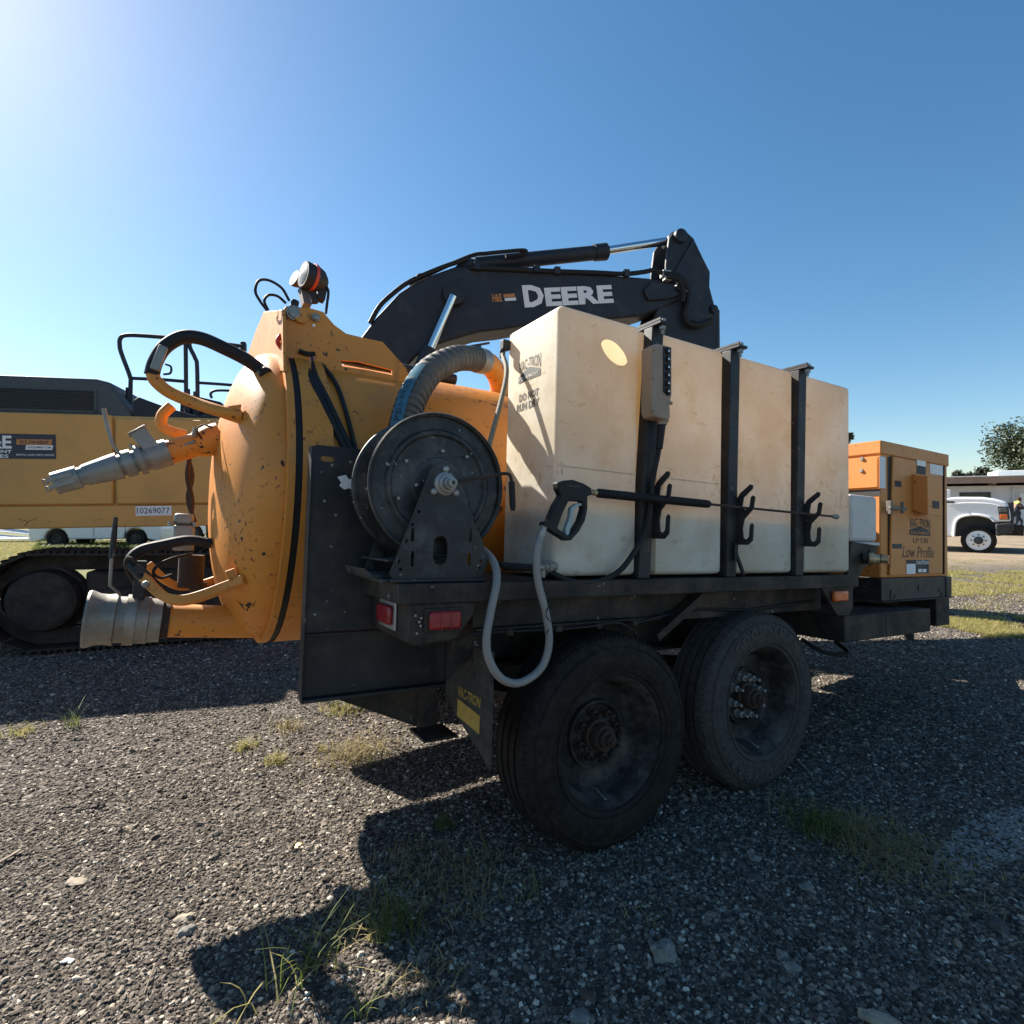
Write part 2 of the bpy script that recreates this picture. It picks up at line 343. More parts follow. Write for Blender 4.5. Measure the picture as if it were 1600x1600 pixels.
tr.part('jack_gusset', MB().prism(P2('y',.5,(519,1090),(655,1137),(657,1070),(530,1070)), 'y', .5, .515), FRAME)
tr.part('jack_post', MB().prism(P2('y',.47,(655,1060),(683,1060),(683,1132),(655,1137)), 'y', .47, .56).box((-.30,.40,-.655),(-.16,.56,-.645)), FRAME)
tr.part('fender_gusset', MB().prism(P2('y',.10,(708,990),(765,945),(765,1000),(700,1062)), 'y', .10, .115), FRAME)
# tail light box
tl = tr.part('tail_light_box', MB().prism([(-.545,-.07),(-.545,-.185),(-.525,-.197),(-.393,-.187),(-.329,-.112),(-.321,-.07)], 'y', -.035, .325), FRAME, bev=.006)
for ax, (u, v), w in (('y',(693,968),.105), ('x',(608,958),.14)):
    if ax == 'y':
        p = A(u, v, 'y', -.036); M = Matrix.Translation(p)
        tr.part('light_bezel', MB().box((-w*.62,-.008,-.036),(w*.62,.0,.036),M), FRAME, bev=.004)
        tr.part('tail_light', MB().box((-w*.5,-.022,-.028),(w*.5,-.006,.028),M), REDL, bev=.008)
        tr.part('lens_rib', MB().box((-.018,-.024,-.028),(-.015,-.02,.028),M).box((.015,-.024,-.028),(.018,-.02,.028),M), REDL)
    else:
        p = A(u, v, 'x', -.546); M = Matrix.Translation(p)
        tr.part('light_bezel', MB().box((-.008,-.078,-.046),(.0,.078,.046),M), BOLT, bev=.004)
        tr.part('tail_light', MB().box((-.024,-.062,-.030),(-.006,.062,.030),M), REDL, bev=.008)
for u, v in ((649,962),(655,972),(657,978),(651,990),(664,975),(658,966)):
    p = A(u, v, 'y', -.036); tr.part('bolt_head', MB().lathe([(0,.0045),(.002,.004),(.003,.002)], p, -Y, 7), BOLT)
# mud flap with its yellow print
fx = -.262
mf = MB(); pts = [(0.31,-.245),(-.034,-.235),(-.034,-.605),(.02,-.575),(.21,-.505),(.31,-.44)]
tr.part('mud_flap', mf.prism(pts, 'x', fx, fx+.012), TYREG, bev=.002)
md = MB(); text(md, 'VAC-TRON', (fx-.002,.20,-.43), (0,-1,.0), (0,-.06,1), .17, .035, .02); quad(md, (fx-.002,.20,-.50), (0,-1,-.08), (0,0,1), .17, .06)
tr.part('mud_flap_print', md, YELP)
# marker light bracket, step deck, front bracket
tr.part('marker_bracket', MB().prism(P2('y',-.035,(1284,917),(1333,915),(1333,950),(1326,962),(1309,962),(1296,940),(1286,922)), 'y', -.035, -.02), FRAME, bev=.002)
p = A(1309,931,'y',-.037); M = Matrix.Translation(p)
tr.part('marker_light', MB().box((-.06,-.024,-.026),(.06,0,.026),M), AMBER, bev=.008)
tr.part('step_deck', MB().box((1.79,-.03,-.353),(2.71,1.1,-.218)), FRAME, bev=.006)
tr.part('step_seam', MB().box((2.20,-.033,-.35),(2.204,-.029,-.225)), GREYP)
tr.part('tank_bracket', MB().prism(P2('y',.03,(1331,846),(1372,853),(1368,870),(1347,892),(1325,938),(1322,915)), 'y', .03, .05), FRAME)
tr.part('drain_hose', MB().tube([(1.95,.3,-.40),(2.0,.2,-.46),(2.15,.15,-.47),(2.3,.3,-.44)], .012, 8, sm=5), RUBBER)
tr.part('tongue_beam', MB().box((2.3,.35,-.34),(3.3,.45,-.19)).box((3.15,.12,-.37),(3.34,.45,-.18)), FRAME, bev=.004)
tr.part('tongue_beam', MB().bar((2.6,.3,-.30),(5.3,1.1,-.42),.10,.15).bar((2.6,1.9,-.30),(5.3,1.1,-.42),.10,.15), FRAME)
tr.part('tongue_jack', MB().cyl((5.0,1.1,-.80),(5.0,1.1,-.2),.04).cyl((5.0,1.1,-.82),(5.0,1.1,-.80),.10), FRAME)
# axles and wheels
for cx, cz in ((.277,-.612),(1.160,-.570)):
    tr.part('axle', MB().cyl((cx,.10,cz),(cx,2.15,cz),.055,14), FRAME)
    tr.part('leaf_spring', MB().tube([(cx-.38,.50,cz+.16),(cx,.50,cz+.08),(cx+.38,.50,cz+.16)], .03, 6, sm=6), FRAME)
def wheel(cx, cz, y0, flip, tm, nutm, lab, lettered):
    o = V((cx, y0, cz)); ax = Y*flip
    R_ = .395; w = .235
    prof = [(.030,.236),(.012,.245),(.004,.275),(.0,.31),(.006,.345),(.018,.372),(.032,.386),(.040,.391)]
    tread = []
    for g in (.075,.1175,.16,.20): tread += [(g-.007,.395),(g-.006,.379),(g+.006,.379),(g+.007,.395)]
    prof = prof+tread+[(w-.035,.388),(w-.018,.372),(w-.006,.345),(w,.31),(w-.004,.275),(w-.012,.245),(w-.03,.236)]
    rim = tr.part('wheel', MB().lathe([(.022,.246),(.018,.240),(.030,.232),(.045,.222),(.06,.214),(.105,.208),(.125,.196),(.135,.165),(.130,.14),(.128,.05),(.150,.05),(.150,.2),(.21,.232)], o, ax, 48, caps=False), RIMM, label=lab)
    tr.part('tyre', MB().lathe(prof, o, ax, 72, caps=False), tm, rim)
    sh = MB()
    for k in range(110):       # shoulder sipes: small moulded ribs round the tyre's shoulder
        a_ = 2*PI*k/110; c, s_ = math.cos(a_), math.sin(a_)
        M = Matrix.Translation(o+ax*.033+V((c*.3835,0,s_*.3835))) @ Matrix.Rotation(-a_, 4, 'Y')
        sh.cbox((0,0,0), (.012,.013,.006), M)
    tr.part('shoulder_rib', sh, tm, rim, kind='stuff')
    h = MB().lathe([(.128,.064),(.100,.062),(.097,.052),(.070,.050),(.062,.046),(.060,.036),(.045,.035),(.042,.028)], o, ax, 32)
    tr.part('hub', h, RUSTY, rim)
    tr.part('hub_cap', MB().lathe([(.042,.024),(.026,.023),(.022,.019)], o, ax, 6).lathe([(.022,.012),(.014,.0115),(.012,.008)], o, ax, 12), RUSTY, rim)
    tr.part('brake_ring', MB().lathe([(.127,.132),(.112,.130),(.110,.120),(.122,.112)], o, ax, 32, caps=False), RIMM, rim)
    first = None
    for k in range(8):
        a_ = 2*PI*(k+.35)/8; q = V((math.cos(a_)*.088, 0, math.sin(a_)*.088))
        if first is None:
            b0 = o+q
            first = tr.part('lug_nut', MB().lathe([(.128,.021),(.120,.020),(.119,.016),(.095,.0155),(.092,.011)], b0, ax, 6).lathe([(.092,.0075),(.066,.0070)], b0, ax, 8), nutm, rim); q0 = q
        else: tr.copy(first, q-q0)
    tr.part('valve_stem', MB().tube([o+ax*.11+V((-.03,0,-.19)), o+ax*.07+V((-.03,0,-.185)), o+ax*.03+V((-.03,0,-.20))], .003, 6).lathe([(0,.005),(.010,.004)], o+ax*.03+V((-.03,0,-.20)), -ax, 8), BOLT, rim)
    rr = MB()
    for r_ in (.262, .285, .330, .352): rr.lathe([(.006 if r_>.3 else .0075, r_-.003),(.0015 if r_<.3 else .004, r_),(.006 if r_>.3 else .004, r_+.003)], o, ax, 72, caps=False)
    tr.part('sidewall_ring', rr, tm, rim)
    if lettered:
        for word, a0, st in (('GOODYEAR', 128, 10.5), ('GOODYEAR', -55, 10.5)):
            lt = MB()
            for k, ch in enumerate(word):
                a_ = math.radians(a0-k*st-(6 if k > 3 else 0)); d = V((math.cos(a_),0,math.sin(a_))); e = V((math.sin(a_),0,-math.cos(a_)))
                text(lt, ch, o+ax*(-.0015)+d*.300-e*.021, e, d, .042, .04, .015)
            tr.part('tyre_lettering', lt, TYREL, rim, kind='stuff')
wheel(.277,-.612,-.03,1,TYRE,RUSTY,'worn black rear wheel with deep dirty rim',False)
wheel(1.160,-.570,-.03,1,TYREG,NUTG,'dustier grey front wheel with pale lug nuts',True)
wheel(.277,-.612,2.28,-1,TYRE,RUSTY,'rear wheel on the far side',False)
wheel(1.160,-.570,2.28,-1,TYRE,RUSTY,'front wheel on the far side',False)

# water tank: hollow translucent shell, grooved where its posts stand, with an open filler hole
TL, TW, TH = 1.90, .372, .982
def tank_outline(ins=0.0):
    g = .028; pts = [(0+ins, TW-ins), (0+ins, 0+ins)]
    for x0, x1 in ((.375,.490),(.872,.985),(1.378,1.490)):
        pts += [(x0-ins, ins),(x0+.012-ins, g+ins),(x1-.012+ins, g+ins),(x1+ins, ins)]
    return pts+[(TL-ins, ins),(TL-ins, TW-ins)]
sl_ = FT.I.to_3x3() @ SUND; hx, hy = .257+sl_.x/sl_.z*(TH-.84), sl_.y/sl_.z*(TH-.84)     # filler hole above the spot that the sun throws on the side wall
def tank_shell():
    bm = bmesh.new(); out = tank_outline()
    vs_ = [bm.verts.new((x,y,0)) for x, y in out]; vt = [bm.verts.new((x,y,TH)) for x, y in out]
    n = len(out); bm.faces.new(vs_[::-1]); bm.faces.new(vt)
    for i in range(n): bm.faces.new((vs_[i], vs_[(i+1)%n], vt[(i+1)%n], vt[i]))
    bmesh.ops.recalc_face_normals(bm, faces=bm.faces)
    bmesh.ops.bevel(bm, geom=[e for e in bm.edges if e.calc_face_angle(0) > 1.2], offset=.030, segments=5, profile=.5, affect='EDGES', clamp_overlap=True)
    return bm
bm = tank_shell()
top = max(bm.faces, key=lambda f: (f.calc_center_median().z > TH-.002)*f.calc_area())
loop = [(v.co.x, v.co.y) for v in top.verts]; bm.faces.remove(top)
hole = circ(hx, hy, .062, 20)
tri = tessellate_polygon([[V((*q,0)) for q in loop], [V((*q,0)) for q in hole]])
vv = [bm.verts.new((x,y,TH)) for x, y in loop+hole]
for t in tri:
    try: bm.faces.new([vv[k] for k in t])
    except ValueError: pass
bmesh.ops.remove_doubles(bm, verts=bm.verts, dist=1e-5); bmesh.ops.recalc_face_normals(bm, faces=bm.faces)
me = bpy.data.meshes.new('water_tank')
for v in bm.verts: v.co -= tr.b
bm.to_mesh(me); bm.free(); me.materials.append(POLY); me.polygons.foreach_set('use_smooth', [True]*len(me.polygons)); me.set_sharp_from_angle(angle=math.radians(30))
wt = bpy.data.objects.new('water_tank', me); COL.objects.link(wt); wt.parent = tr.o
tr.part('water', MB().prism(tank_outline(.018), 'z', .012, .25), WATERIN, wt)
tr.part('mould_line', MB().tube([(.03,-.0008,.395),(.36,-.0008,.392)], .0022, 6).tube([(.50,-.0008,.392),(.86,-.0008,.390)], .0020, 6), POLY, wt)
tr.part('filler_ring', MB().lathe([(0,.062),(.02,.062),(.02,.072),(0,.072)], (hx,hy,TH), Z, 20, caps=False), POLY, wt)
# its lettering on the end wall
pr = MB()
def logo(mb, mb2, o, ex, ey, w, h):
    """arched name over a peaked bar with the second word knocked out of it"""
    o, ex, ey = V(o), V(ex), V(ey)
    def warp(x, y):
        b = .34+.30*(1-abs(2*x-1)); return x, b+(1-b)*y
    text(mb, 'VAC-TRON', o, ex, ey, w, h, .01, 0, warp)
    mb.add([o, o+ex*w, o+ex*w+ey*h*.30, o+ex*w*.5+ey*h*.58, o+ey*h*.30], [(0,1,2,3,4)])
    text(mb2, 'EQUIPMENT', o+ex*w*.05+ey*h*.05+ex.cross(ey)*.0015, ex, ey, w*.9, h*.18, .01)
e1 = MB()
p = A(810,600,'x',-.0015); q = A(844,589,'x',-.0015)
logo(pr, e1, (-.0015, p.y, p.z), (0,-1,0), (0,0,1), p.y-q.y, .088)
for s_, (u0,v0), (u1,v1) in (('DO NOT',(811,629),(841,624)), ('RUN DRY',(807,645),(842,638))):
    p = A(u0,v0,'x',-.0015); q = A(u1,v1,'x',-.0015); text(pr, s_, (-.0015,p.y,p.z), (0,-1,0), (0,0,1), p.y-q.y, .031, .028)
tr.part('tank_lettering', pr, GREYP, wt); tr.part('tank_lettering', e1, POLY, wt)
# sight hose at the back of the tank
tr.part('hose_fitting', MB().box((-.035,.345,.905),(0,.375,.945)).cyl((-.03,.36,.905),(-.03,.36,.87),.012,10), BLACK, wt, bev=.003)
tr.part('sight_hose', MB().tube([(-.03,.36,.89),A(791,590,'x',-.055),A(766,690,'x',-.14),A(757,730,'x',-.17)], .010, 10, sm=6), SIGHT, wt)
# posts with caps, bolts and lance hooks
def post(u0, v0, u1, v1, hookz, n):
    a_ = A(u0,v0,'y',-.020); b_ = A(u1,v1,'y',-.020)
    w = .062; x0 = b_.x; dx = a_.x-b_.x
    ps = tr.part('tank_post', MB().add([(x0+sx*w/2+dx*k, y, z) for k, z in ((0,-.01),(1,TH+.004)) for sx in (-1,1) for y in (-.022,.026)], [(0,1,3,2),(4,6,7,5),(0,2,6,4),(2,3,7,6),(3,1,5,7),(1,0,4,5)]), BLACK, bev=.003)
    xc = x0+dx
    tr.part('cap_bar', MB().box((xc-.028,-.062,TH+.006),(xc+.028,.42,TH+.018)).box((xc-.028,-.062,TH+.018),(xc-.022,.42,TH+.030)), BLACK, ps, bev=.002)
    tr.part('cap_bolt', MB().cyl((xc,-.045,TH-.03),(xc,-.045,TH+.03),.007,8).lathe([(0,.014),(.012,.014)], (xc,-.045,TH-.012), Z, 6).lathe([(0,.014),(.012,.014)], (xc,-.045,TH+.018), Z, 6), BOLT, ps)
    hx_ = x0+dx*.3+w/2
    hk = MB().prism([(-.005,-.12),(-.075,-.12),(-.098,-.10),(-.102,-.035),(-.094,-.025),(-.084,-.035),(-.080,-.085),(-.066,-.098),(-.052,-.09),(-.048,-.05),(-.056,-.01),(-.100,.035),(-.108,.085),(-.098,.092),(-.088,.085),(-.082,.045),(-.060,.03),(-.045,.045),(-.052,.085),(-.095,.120),(-.098,.136),(-.084,.140),(-.035,.105),(-.005,.06)], 'x', hx_, hx_+.007)
    for q in hk.v: q.z += hookz
    tr.part('lance_hook', hk, BLACK, ps, bev=.001)
    return ps
post(1028,520,1006,898,.265,1); post(1149,555,1142,898,.25,2); post(1254,588,1249,897,.25,3)
tr.part('strap_tail', MB().bar((.935,-.03,.14),(.930,-.035,.06),.022,.012,up=(0,1,0)).bar((.935,-.035,.09),(.965,-.05,-.0),.014,.01,up=(0,1,0)), RUBBER)
# tee fitting and hose lying at the foot of the tank
p = A(848,886,'y',-.02)
tr.part('drain_tee', MB().cyl(p, p+V((.07,.03,.0)), .016, 12).lathe([(0,.024),(.016,.024)], p+V((.02,.01,0)), V((.9,.4,0)), 6).cyl(p-V((.03,.005,0)), p, .013, 10).cyl(p, p-V((0,0,.035)), .010, 10), GALV)
tr.part('supply_hose', MB().tube([A(785,884,'y',.05),A(815,886,'y',.01),A(840,888,'y',-.02)], .013, 8, sm=4), RUBBER)
# small tank in front of it, with a cam lock fitting
st = tr.part('small_tank', MB().box((2.02,.06,.165),(2.295,.50,.425)), SMALLP, bev=.02, seg=3)
tr.part('tank_ledge', MB().box((2.0,.05,.145),(2.30,.52,.163)), SMALLP, st, bev=.004)
p = A(1347,872,'y',.03)
tr.part('camlock', MB().lathe([(0,.030),(.06,.030),(.065,.024),(.10,.024)], p, V((.6,-.8,0)), 14).cyl(p+V((.02,-.03,-.04)), p+V((.02,-.03,.05)), .008, 8), BLACK)
p = A(1357,873,'y',-.01)
tr.part('camlock_cap', MB().lathe([(0,.03),(.02,.034),(.03,.026),(.05,.024)], p, V((.6,-.8,0)), 14).lathe([(0,.012),(.03,.012),(.03,.022),(0,.022)], p+V((.045,-.045,0)), V((.3,-.95,0)), 12, caps=False), BRASS)
#--P3--
# ------------------------------------------------------------------ hose reel
RC = V((-.434, 0, .296)); RR = .232
def disc(y, sgn):
    return MB().lathe([(0,.02),(0,.085),(.004*sgn,.09),(.004*sgn,.155),(-.004*sgn,.162),(-.004*sgn,.172),(.004*sgn,.180),(.006*sgn,RR-.008),(.0,RR-.001),(-.006*sgn,RR),(-.012*sgn,RR-.004),(-.006*sgn,RR-.012)], (RC.x,y,RC.z), -Y, 72, caps=False)
rl = tr.part('hose_reel', MB().box((-.62,.0,-.011),(-.27,.32,.0)).prism([(-.66,.03),(-.645,.0),(-.56,.0),(-.56,.012),(-.635,.012)], 'y', .05, .28).box((-.60,.02,.05),(-.40,.30,.058)), REELM, bev=.002)
tr.part('reel_disc', disc(.035, -1), REELM, rl); tr.part('reel_disc', disc(.205, 1), REELM, rl)
tr.part('reel_drum', MB().cyl((RC.x,.04,RC.z),(RC.x,.20,RC.z),.12,32), RUBBER, rl)
def stand(y):
    ap = [(RC.x+.062*math.cos(PI*k/8-.12), RC.z+.062*math.sin(PI*k/8-.12)+.004) for k in range(9)]
    out = [(-.283,.030),(-.272,.052),(-.300,.13)]+ap+[(-.588,.052),(-.602,.018),(-.590,.0),(-.290,.0)]
    hs = [slot(-.442,.088,.048,.092), slot(-.532,.062,.011,.048), slot(-.534,.135,.011,.042), slot(-.342,.060,.011,.042), slot(-.340,.138,.011,.042)]
    hs += [circ(x_, z_, .0055, 8) for x_, z_ in ((-.575,.055),(-.568,.030),(-.300,.055),(-.304,.033),(-.553,.115),(-.537,.165),(-.517,.205),(-.328,.185),(-.350,.235),(-.312,.160))]
    return MB().prism(out, 'y', y, y+.006, holes=hs)
tr.part('reel_stand', stand(-.012), REELM, rl, bev=0); tr.part('reel_stand', stand(.245), REELM, rl)
tr.part('stand_foot', MB().box((-.600,-.024,-.008),(-.285,-.006,.002)), REELM, rl, bev=.002)
hb = V((RC.x, -.012, RC.z))
tr.part('reel_bearing', MB().lathe([(0,.038),(.008,.036),(.012,.028),(.022,.027),(.024,.020),(.045,.019),(.046,.014)], hb, -Y, 28).lathe([(.046,.0145),(.062,.0145),(.064,.006),(.050,.005)], hb, -Y, 16), BOLT, rl)
for a_ in (90, 215, 325):
    p = hb+V((math.cos(math.radians(a_))*.046, 0, math.sin(math.radians(a_))*.046))
    tr.part('bearing_bolt', MB().lathe([(0,.011),(.008,.010),(.011,.006)], p, -Y, 10), BOLT, rl)
for x_, z_ in ((-.547,.362),(-.512,.29),(-.568,.245),(-.426,.405),(-.34,.395),(-.335,.32)):
    tr.part('disc_bolt', MB().lathe([(0,.007),(.004,.006),(.006,.003)], (x_,.031,z_), -Y, 8), BOLT, rl)
cp = [A(714,752,'y',-.055), A(770,743,'y',-.06), A(788,740,'y',-.06), A(797,743,'y',-.06), A(800,757,'y',-.06)]
tr.part('crank', MB().tube(cp, .0055, 8, sm=4), RUSTY, rl)
tr.part('crank_grip', MB().tube([A(799,752,'y',-.06),A(799.5,756,'y',-.06),A(801,790,'y',-.06),A(801.5,798,'y',-.06)], .0095, 12, rr=[.009,.0105,.0105,.007]), RUBBER, rl)

# ------------------------------------------------------------------ debris tank
DY, DZ, DR = 1.15, .297, .635
def tank_hit(u, v, r=DR+.004):
    c, d = FT.ray(u, v); a_ = d.y**2+d.z**2; b_ = 2*(d.y*(c.y-DY)+d.z*(c.z-DZ)); q = (c.y-DY)**2+(c.z-DZ)**2-r*r
    D = b_*b_-4*a_*q
    t = (-b_-math.sqrt(max(D,0)))/(2*a_); return c+d*t
XD, DD = -.815, .215
def dome_r(x):      # radius of the dished door at x
    t = max(0., min(1., (XD-x)/DD)); return .628*(1-t**2.3)**.5
def dome_hit(u, v, off=0.):
    c, d = FT.ray(u, v); t0 = 1.2
    for i in range(900):
        t = 1.0+i*.003; p = c+d*t
        if p.x < XD and math.hypot(p.y-DY, p.z-DZ) < dome_r(p.x)+off: return p
        if p.x >= XD and p.x < -.6 and math.hypot(p.y-DY, p.z-DZ) < .655+off: return p
    return c+d*2.2
o = (0, DY, DZ)
dt = tr.part('debris_tank', MB().lathe([(-.765,.655),(-.655,.655),(-.652,DR),(2.10,DR),(2.2,.60),(2.28,.5),(2.32,.3),(2.33,.0)], o, X, 96, caps=False), ORANGE, smooth=30)
tr.part('door_gasket', MB().lathe([(-.792,.643),(-.792,.650),(-.764,.650),(-.764,.643)], o, X, 96, caps=False), RUBBER, dt)
pf = [(-.790,.60),(-.790,.657),(XD,.657),(XD-.004,.640)]+[(XD-DD*t, .628*(1-t**2.3)**.5) for t in [k/28 for k in range(0,29)]]
tr.part('tank_door', MB().lathe(pf, o, X, 96, caps=False), ORANGE, dt)
CHIP = mat('bare_rusty_chip', (.045,.022,.015), .8, var=.4, vscale=40)
for pxs in ([(370,938),(376,943),(383,946),(388,941),(394,943),(400,938),(397,947),(389,950),(386,955),(379,950)], [(352,725),(358,723),(361,726),(356,729)], [(441,812),(445,806),(443,800),(447,797),(448,806),(444,816)], [(408,865),(413,862),(416,866),(411,869)], [(440,718),(446,724),(443,730),(438,724)]):
    q_ = [dome_hit(u, v, .0022) for u, v in pxs]; tr.part('paint_chip', MB().add(q_, [tuple(range(len(q_)))]), CHIP, dt, smooth=0)
# hinge bracket over the door
nb = P2('y',.80,(440,487),(447,478),(484,481),(505,487),(522,507),(541,521),(566,527),(598,534),(634,574))
h1 = P2('y',.80,(481,549),(492,551),(494,560),(484,566)); h2 = P2('y',.80,(532,563),(560,565),(612,578),(613,586),(575,578),(535,572))
zlo = .80
def hinge(y): return MB().prism(nb+[(nb[-1][0]+.05, zlo),(nb[0][0]+.01, zlo)], 'y', y, y+.012, holes=[h1,h2])
hg = tr.part('door_hinge', hinge(.80), ORANGE, bev=.002); tr.part('hinge_plate', hinge(1.44), ORANGE, hg)
tr.part('hinge_end_plate', MB().prism(P2('x',-.822,(441,484),(412,487),(400,515),(384,562),(400,575),(443,580)), 'x', -.822, -.81), ORANGE, hg, bev=.002)
tr.part('hinge_shaft', MB().cyl((nb[3][0]-.09,.78,nb[3][1]-.045),(nb[3][0]-.09,1.48,nb[3][1]-.045),.028,16), ORANGE, hg)
for u, v, r_ in ((459,490,.031),(492.5,497,.017)):
    p = A(u, v, 'y', .80)
    tr.part('pivot_cap', MB().lathe([(0,r_),(.012,r_),(.014,r_*.75),(.020,r_*.7),(.022,r_*.3)], p, -Y, 20), GALV, hg)
tr.part('hinge_bolt', MB().lathe([(0,.007),(.006,.006)], A(490,509,'y',.80), -Y, 8), WHITE, hg)
tr.part('red_hook', MB().tube([A(441,523,'y',.78),A(436,527,'y',.77),A(434,535,'y',.77),A(440,545,'y',.78)], .009, 8, sm=4), PAINTRED, hg)
tr.part('hinge_cylinder', MB().cyl((-.62,1.1,.98),(.1,1.1,.97),.03,14), BLACK, hg)
# lamp on top with its wires
p = A(484,432,'y',.95); ax = V((-.955,-.22,.05)).normalized()
lm = tr.part('work_lamp', MB().lathe([(.030,.046),(.030,.056),(.024,.058),(-.03,.055),(-.055,.046),(-.075,.025)], p, ax, 28), BLACK)
tr.part('lamp_lens', MB().lathe([(.024,.047),(.031,.044),(.035,.02),(.036,0)], p, ax, 28, caps=False), LENS, lm)
tr.part('lamp_rim', MB().lathe([(-.008,.055),(-.008,.0595),(-.022,.0585),(-.022,.053)], p+V((0,0,.002)), ax, 28, caps=False), PAINTRED, lm)
tr.part('lamp_bracket', MB().bar(A(500,470,'y',.98), A(506,440,'y',.98), .05, .035).bar(A(492,474,'y',.98), A(487,450,'y',.98), .03, .03), BLACK, lm, bev=.003)
tr.part('lamp_cable', MB().tube([A(508,445,'y',.96),A(513,455,'y',.95),A(511,475,'y',.95),A(509,490,'y',.95)], .006, 8, sm=5), RUBBER, lm)
p2 = A(470,441,'y',1.05)
tr.part('second_lamp', MB().lathe([(0,.028),(.02,.036),(.035,.036)], p2, V((-.8,-.3,.2)), 20).bar(A(473,452,'y',1.0), A(479,478,'y',.95), .035, .03), SECOND, lm)
tr.part('wire_loop', MB().tube([A(452,470,'y',.95),A(440,450,'y',.95),A(420,438,'y',.95),A(404,439,'y',.95),A(399,455,'y',.95),A(406,470,'y',.95),A(417,485,'y',.95)], .006, 8, sm=8), RUBBER, lm)
tr.part('wire_loop', MB().tube([A(447,474,'y',.97),A(434,463,'y',.97),A(420,461,'y',.97),A(413,470,'y',.97),A(419,485,'y',.97)], .006, 8, sm=8), RUBBER, lm)
tr.part('wire_gland', MB().lathe([(0,.018),(.03,.016)], A(459,480,'y',.93), V((.2,0,1)), 12), RUBBER, lm)
# black hoses and strap over the tank's side
def on_tank(px, off): return [tank_hit(u, v, DR+off) for u, v in px]
tr.part('strap', MB().tube(on_tank([(473,550),(486,590),(505,630),(524,668),(545,712)], .010), .017, 8, sm=5), RUBBER)
tr.part('hydraulic_hose', MB().tube(on_tank([(486,556),(492,585),(512,625),(531,665),(553,712)], .018), .012, 8, sm=5), RUBBER)
tr.part('hydraulic_hose', MB().tube(on_tank([(485,553),(505,573),(525,600),(541,645),(556,705)], .012), .0095, 8, sm=5), RUBBER)
tr.part('hydraulic_hose', MB().tube([A(467,548,'y',.79),A(480,553,'y',.79),A(492,553,'y',.79)], .010, 8, sm=4), RUBBER)
# upper handle loop: orange pipe with a black sleeve
s0 = dome_hit(376,650); e0 = dome_hit(416,584)
pts = [s0, A(345,643,'y',s0.y+.0), A(300,628,'y',.80), A(265,613,'y',.80), A(244,596,'y',.80), A(238,583,'y',.80)]
uh = tr.part('handle_loop', MB().tube(pts, .0225, 14, sm=6), ORANGE)
pts = [A(237,586,'y',.80), A(243,565,'y',.80), A(258,542,'y',.80), A(285,527,'y',.80), A(315,529,'y',.80), A(350,544,'y',.80), A(385,562,'y',.80), A(408,579,'y',.80), e0]
tr.part('handle_sleeve', MB().tube(pts, .0255, 14, sm=6), RUBBER, uh)
tr.part('sleeve_clamp', MB().bar(A(241,578,'y',.77), A(256,541,'y',.77), .020, .03), GALV, uh, bev=.004)
tr.part('wire_loop', MB().tube([A(255,585,'y',.8),A(266,583,'y',.8),A(267,573,'y',.8),A(258,569,'y',.8)], .004, 6, sm=6), RUBBER, uh)
tr.part('handle_gusset', MB().prism(P2('y',s0.y,(345,637),(377,632),(374,662),(350,654)), 'y', s0.y-.006, s0.y+.006), ORANGE, uh)
tr.part('brace_rod', MB().cyl(A(344,700,'y',1.15), A(398,560,'y',1.15), .012, 10).cyl(A(349,690,'y',1.25), A(392,578,'y',1.25), .008, 8), RUSTY)
tr.part('lift_hook', MB().tube([A(268,634,'y',1.15),A(254,648,'y',1.15),A(252,662,'y',1.15),A(262,672,'y',1.15),A(290,680,'y',1.15)], .022, 10, sm=5), ORANGE)
# upper valve
p0, p1 = A(338,686,'y',1.05), A(84,756,'y',1.05); ax = (p1-p0).normalized(); k = (p1-p0).length/263
up = tr.part('upper_port', MB().lathe([(0,22*k),(86*k,22*k)], p0, ax, 24), ORANGE)
tr.part('port_collar', MB().lathe([(-8*k,30*k),(10*k,30*k),(36*k,24*k),(36*k,21*k)], p0, ax, 28, caps=False), ORANGE, up)
tr.part('port_valve', MB().lathe([(84*k,22.5*k),(84*k,25*k),(118*k,25*k),(118*k,22*k),(126*k,22*k),(126*k,27*k),(136*k,27*k),(136*k,20*k),(142*k,20*k),(142*k,24*k),(158*k,24*k),(158*k,19*k),(164*k,19*k),(164*k,24*k),(176*k,23*k),(212*k,19*k),(218*k,18*k),(218*k,16*k),(226*k,16*k),(226*k,20*k),(262*k,19*k),(263*k,14*k)], p0, ax, 28), GALV, up)
pe = ax.cross(Y).normalized(); pe = pe if pe.z > 0 else -pe
c1 = p0+ax*104*k
tr.part('gate_bonnet', MB().bar(c1, c1+(pe+ax*.25)*50*k, 40*k, 26*k, up=ax).bar(c1+(pe+ax*.25)*49*k, c1+(pe+ax*.25)*52*k, 46*k, 32*k, up=ax), GALV, up, bev=.003)
for s_ in (-1, 1):
    tr.part('gate_bolt', MB().cyl(c1+ax*(24+8*s_)*k+pe*22*k-Y*.02, c1+ax*(24+8*s_)*k+pe*30*k-Y*.02, .006, 8), BOLT, up)
tr.part('gate_lever', MB().tube([A(192,716,'y',1.02),A(176,695,'y',1.02),A(168,665,'y',1.02),A(162,638,'y',1.02)], .008, 8, rr=[.005,.006,.009,.008]), GALV, up)
for s_ in (-1, 1):
    q = p1+pe*(6*s_)*k-Y*.04
    tr.part('cam_arm', MB().bar(q-ax*30*k, q+ax*6*k, .010, .014).tube([q+ax*4*k, q+ax*10*k+pe*4*k, q+ax*10*k-pe*6*k, q+ax*3*k-pe*4*k], .0035, 6), GALV, up)
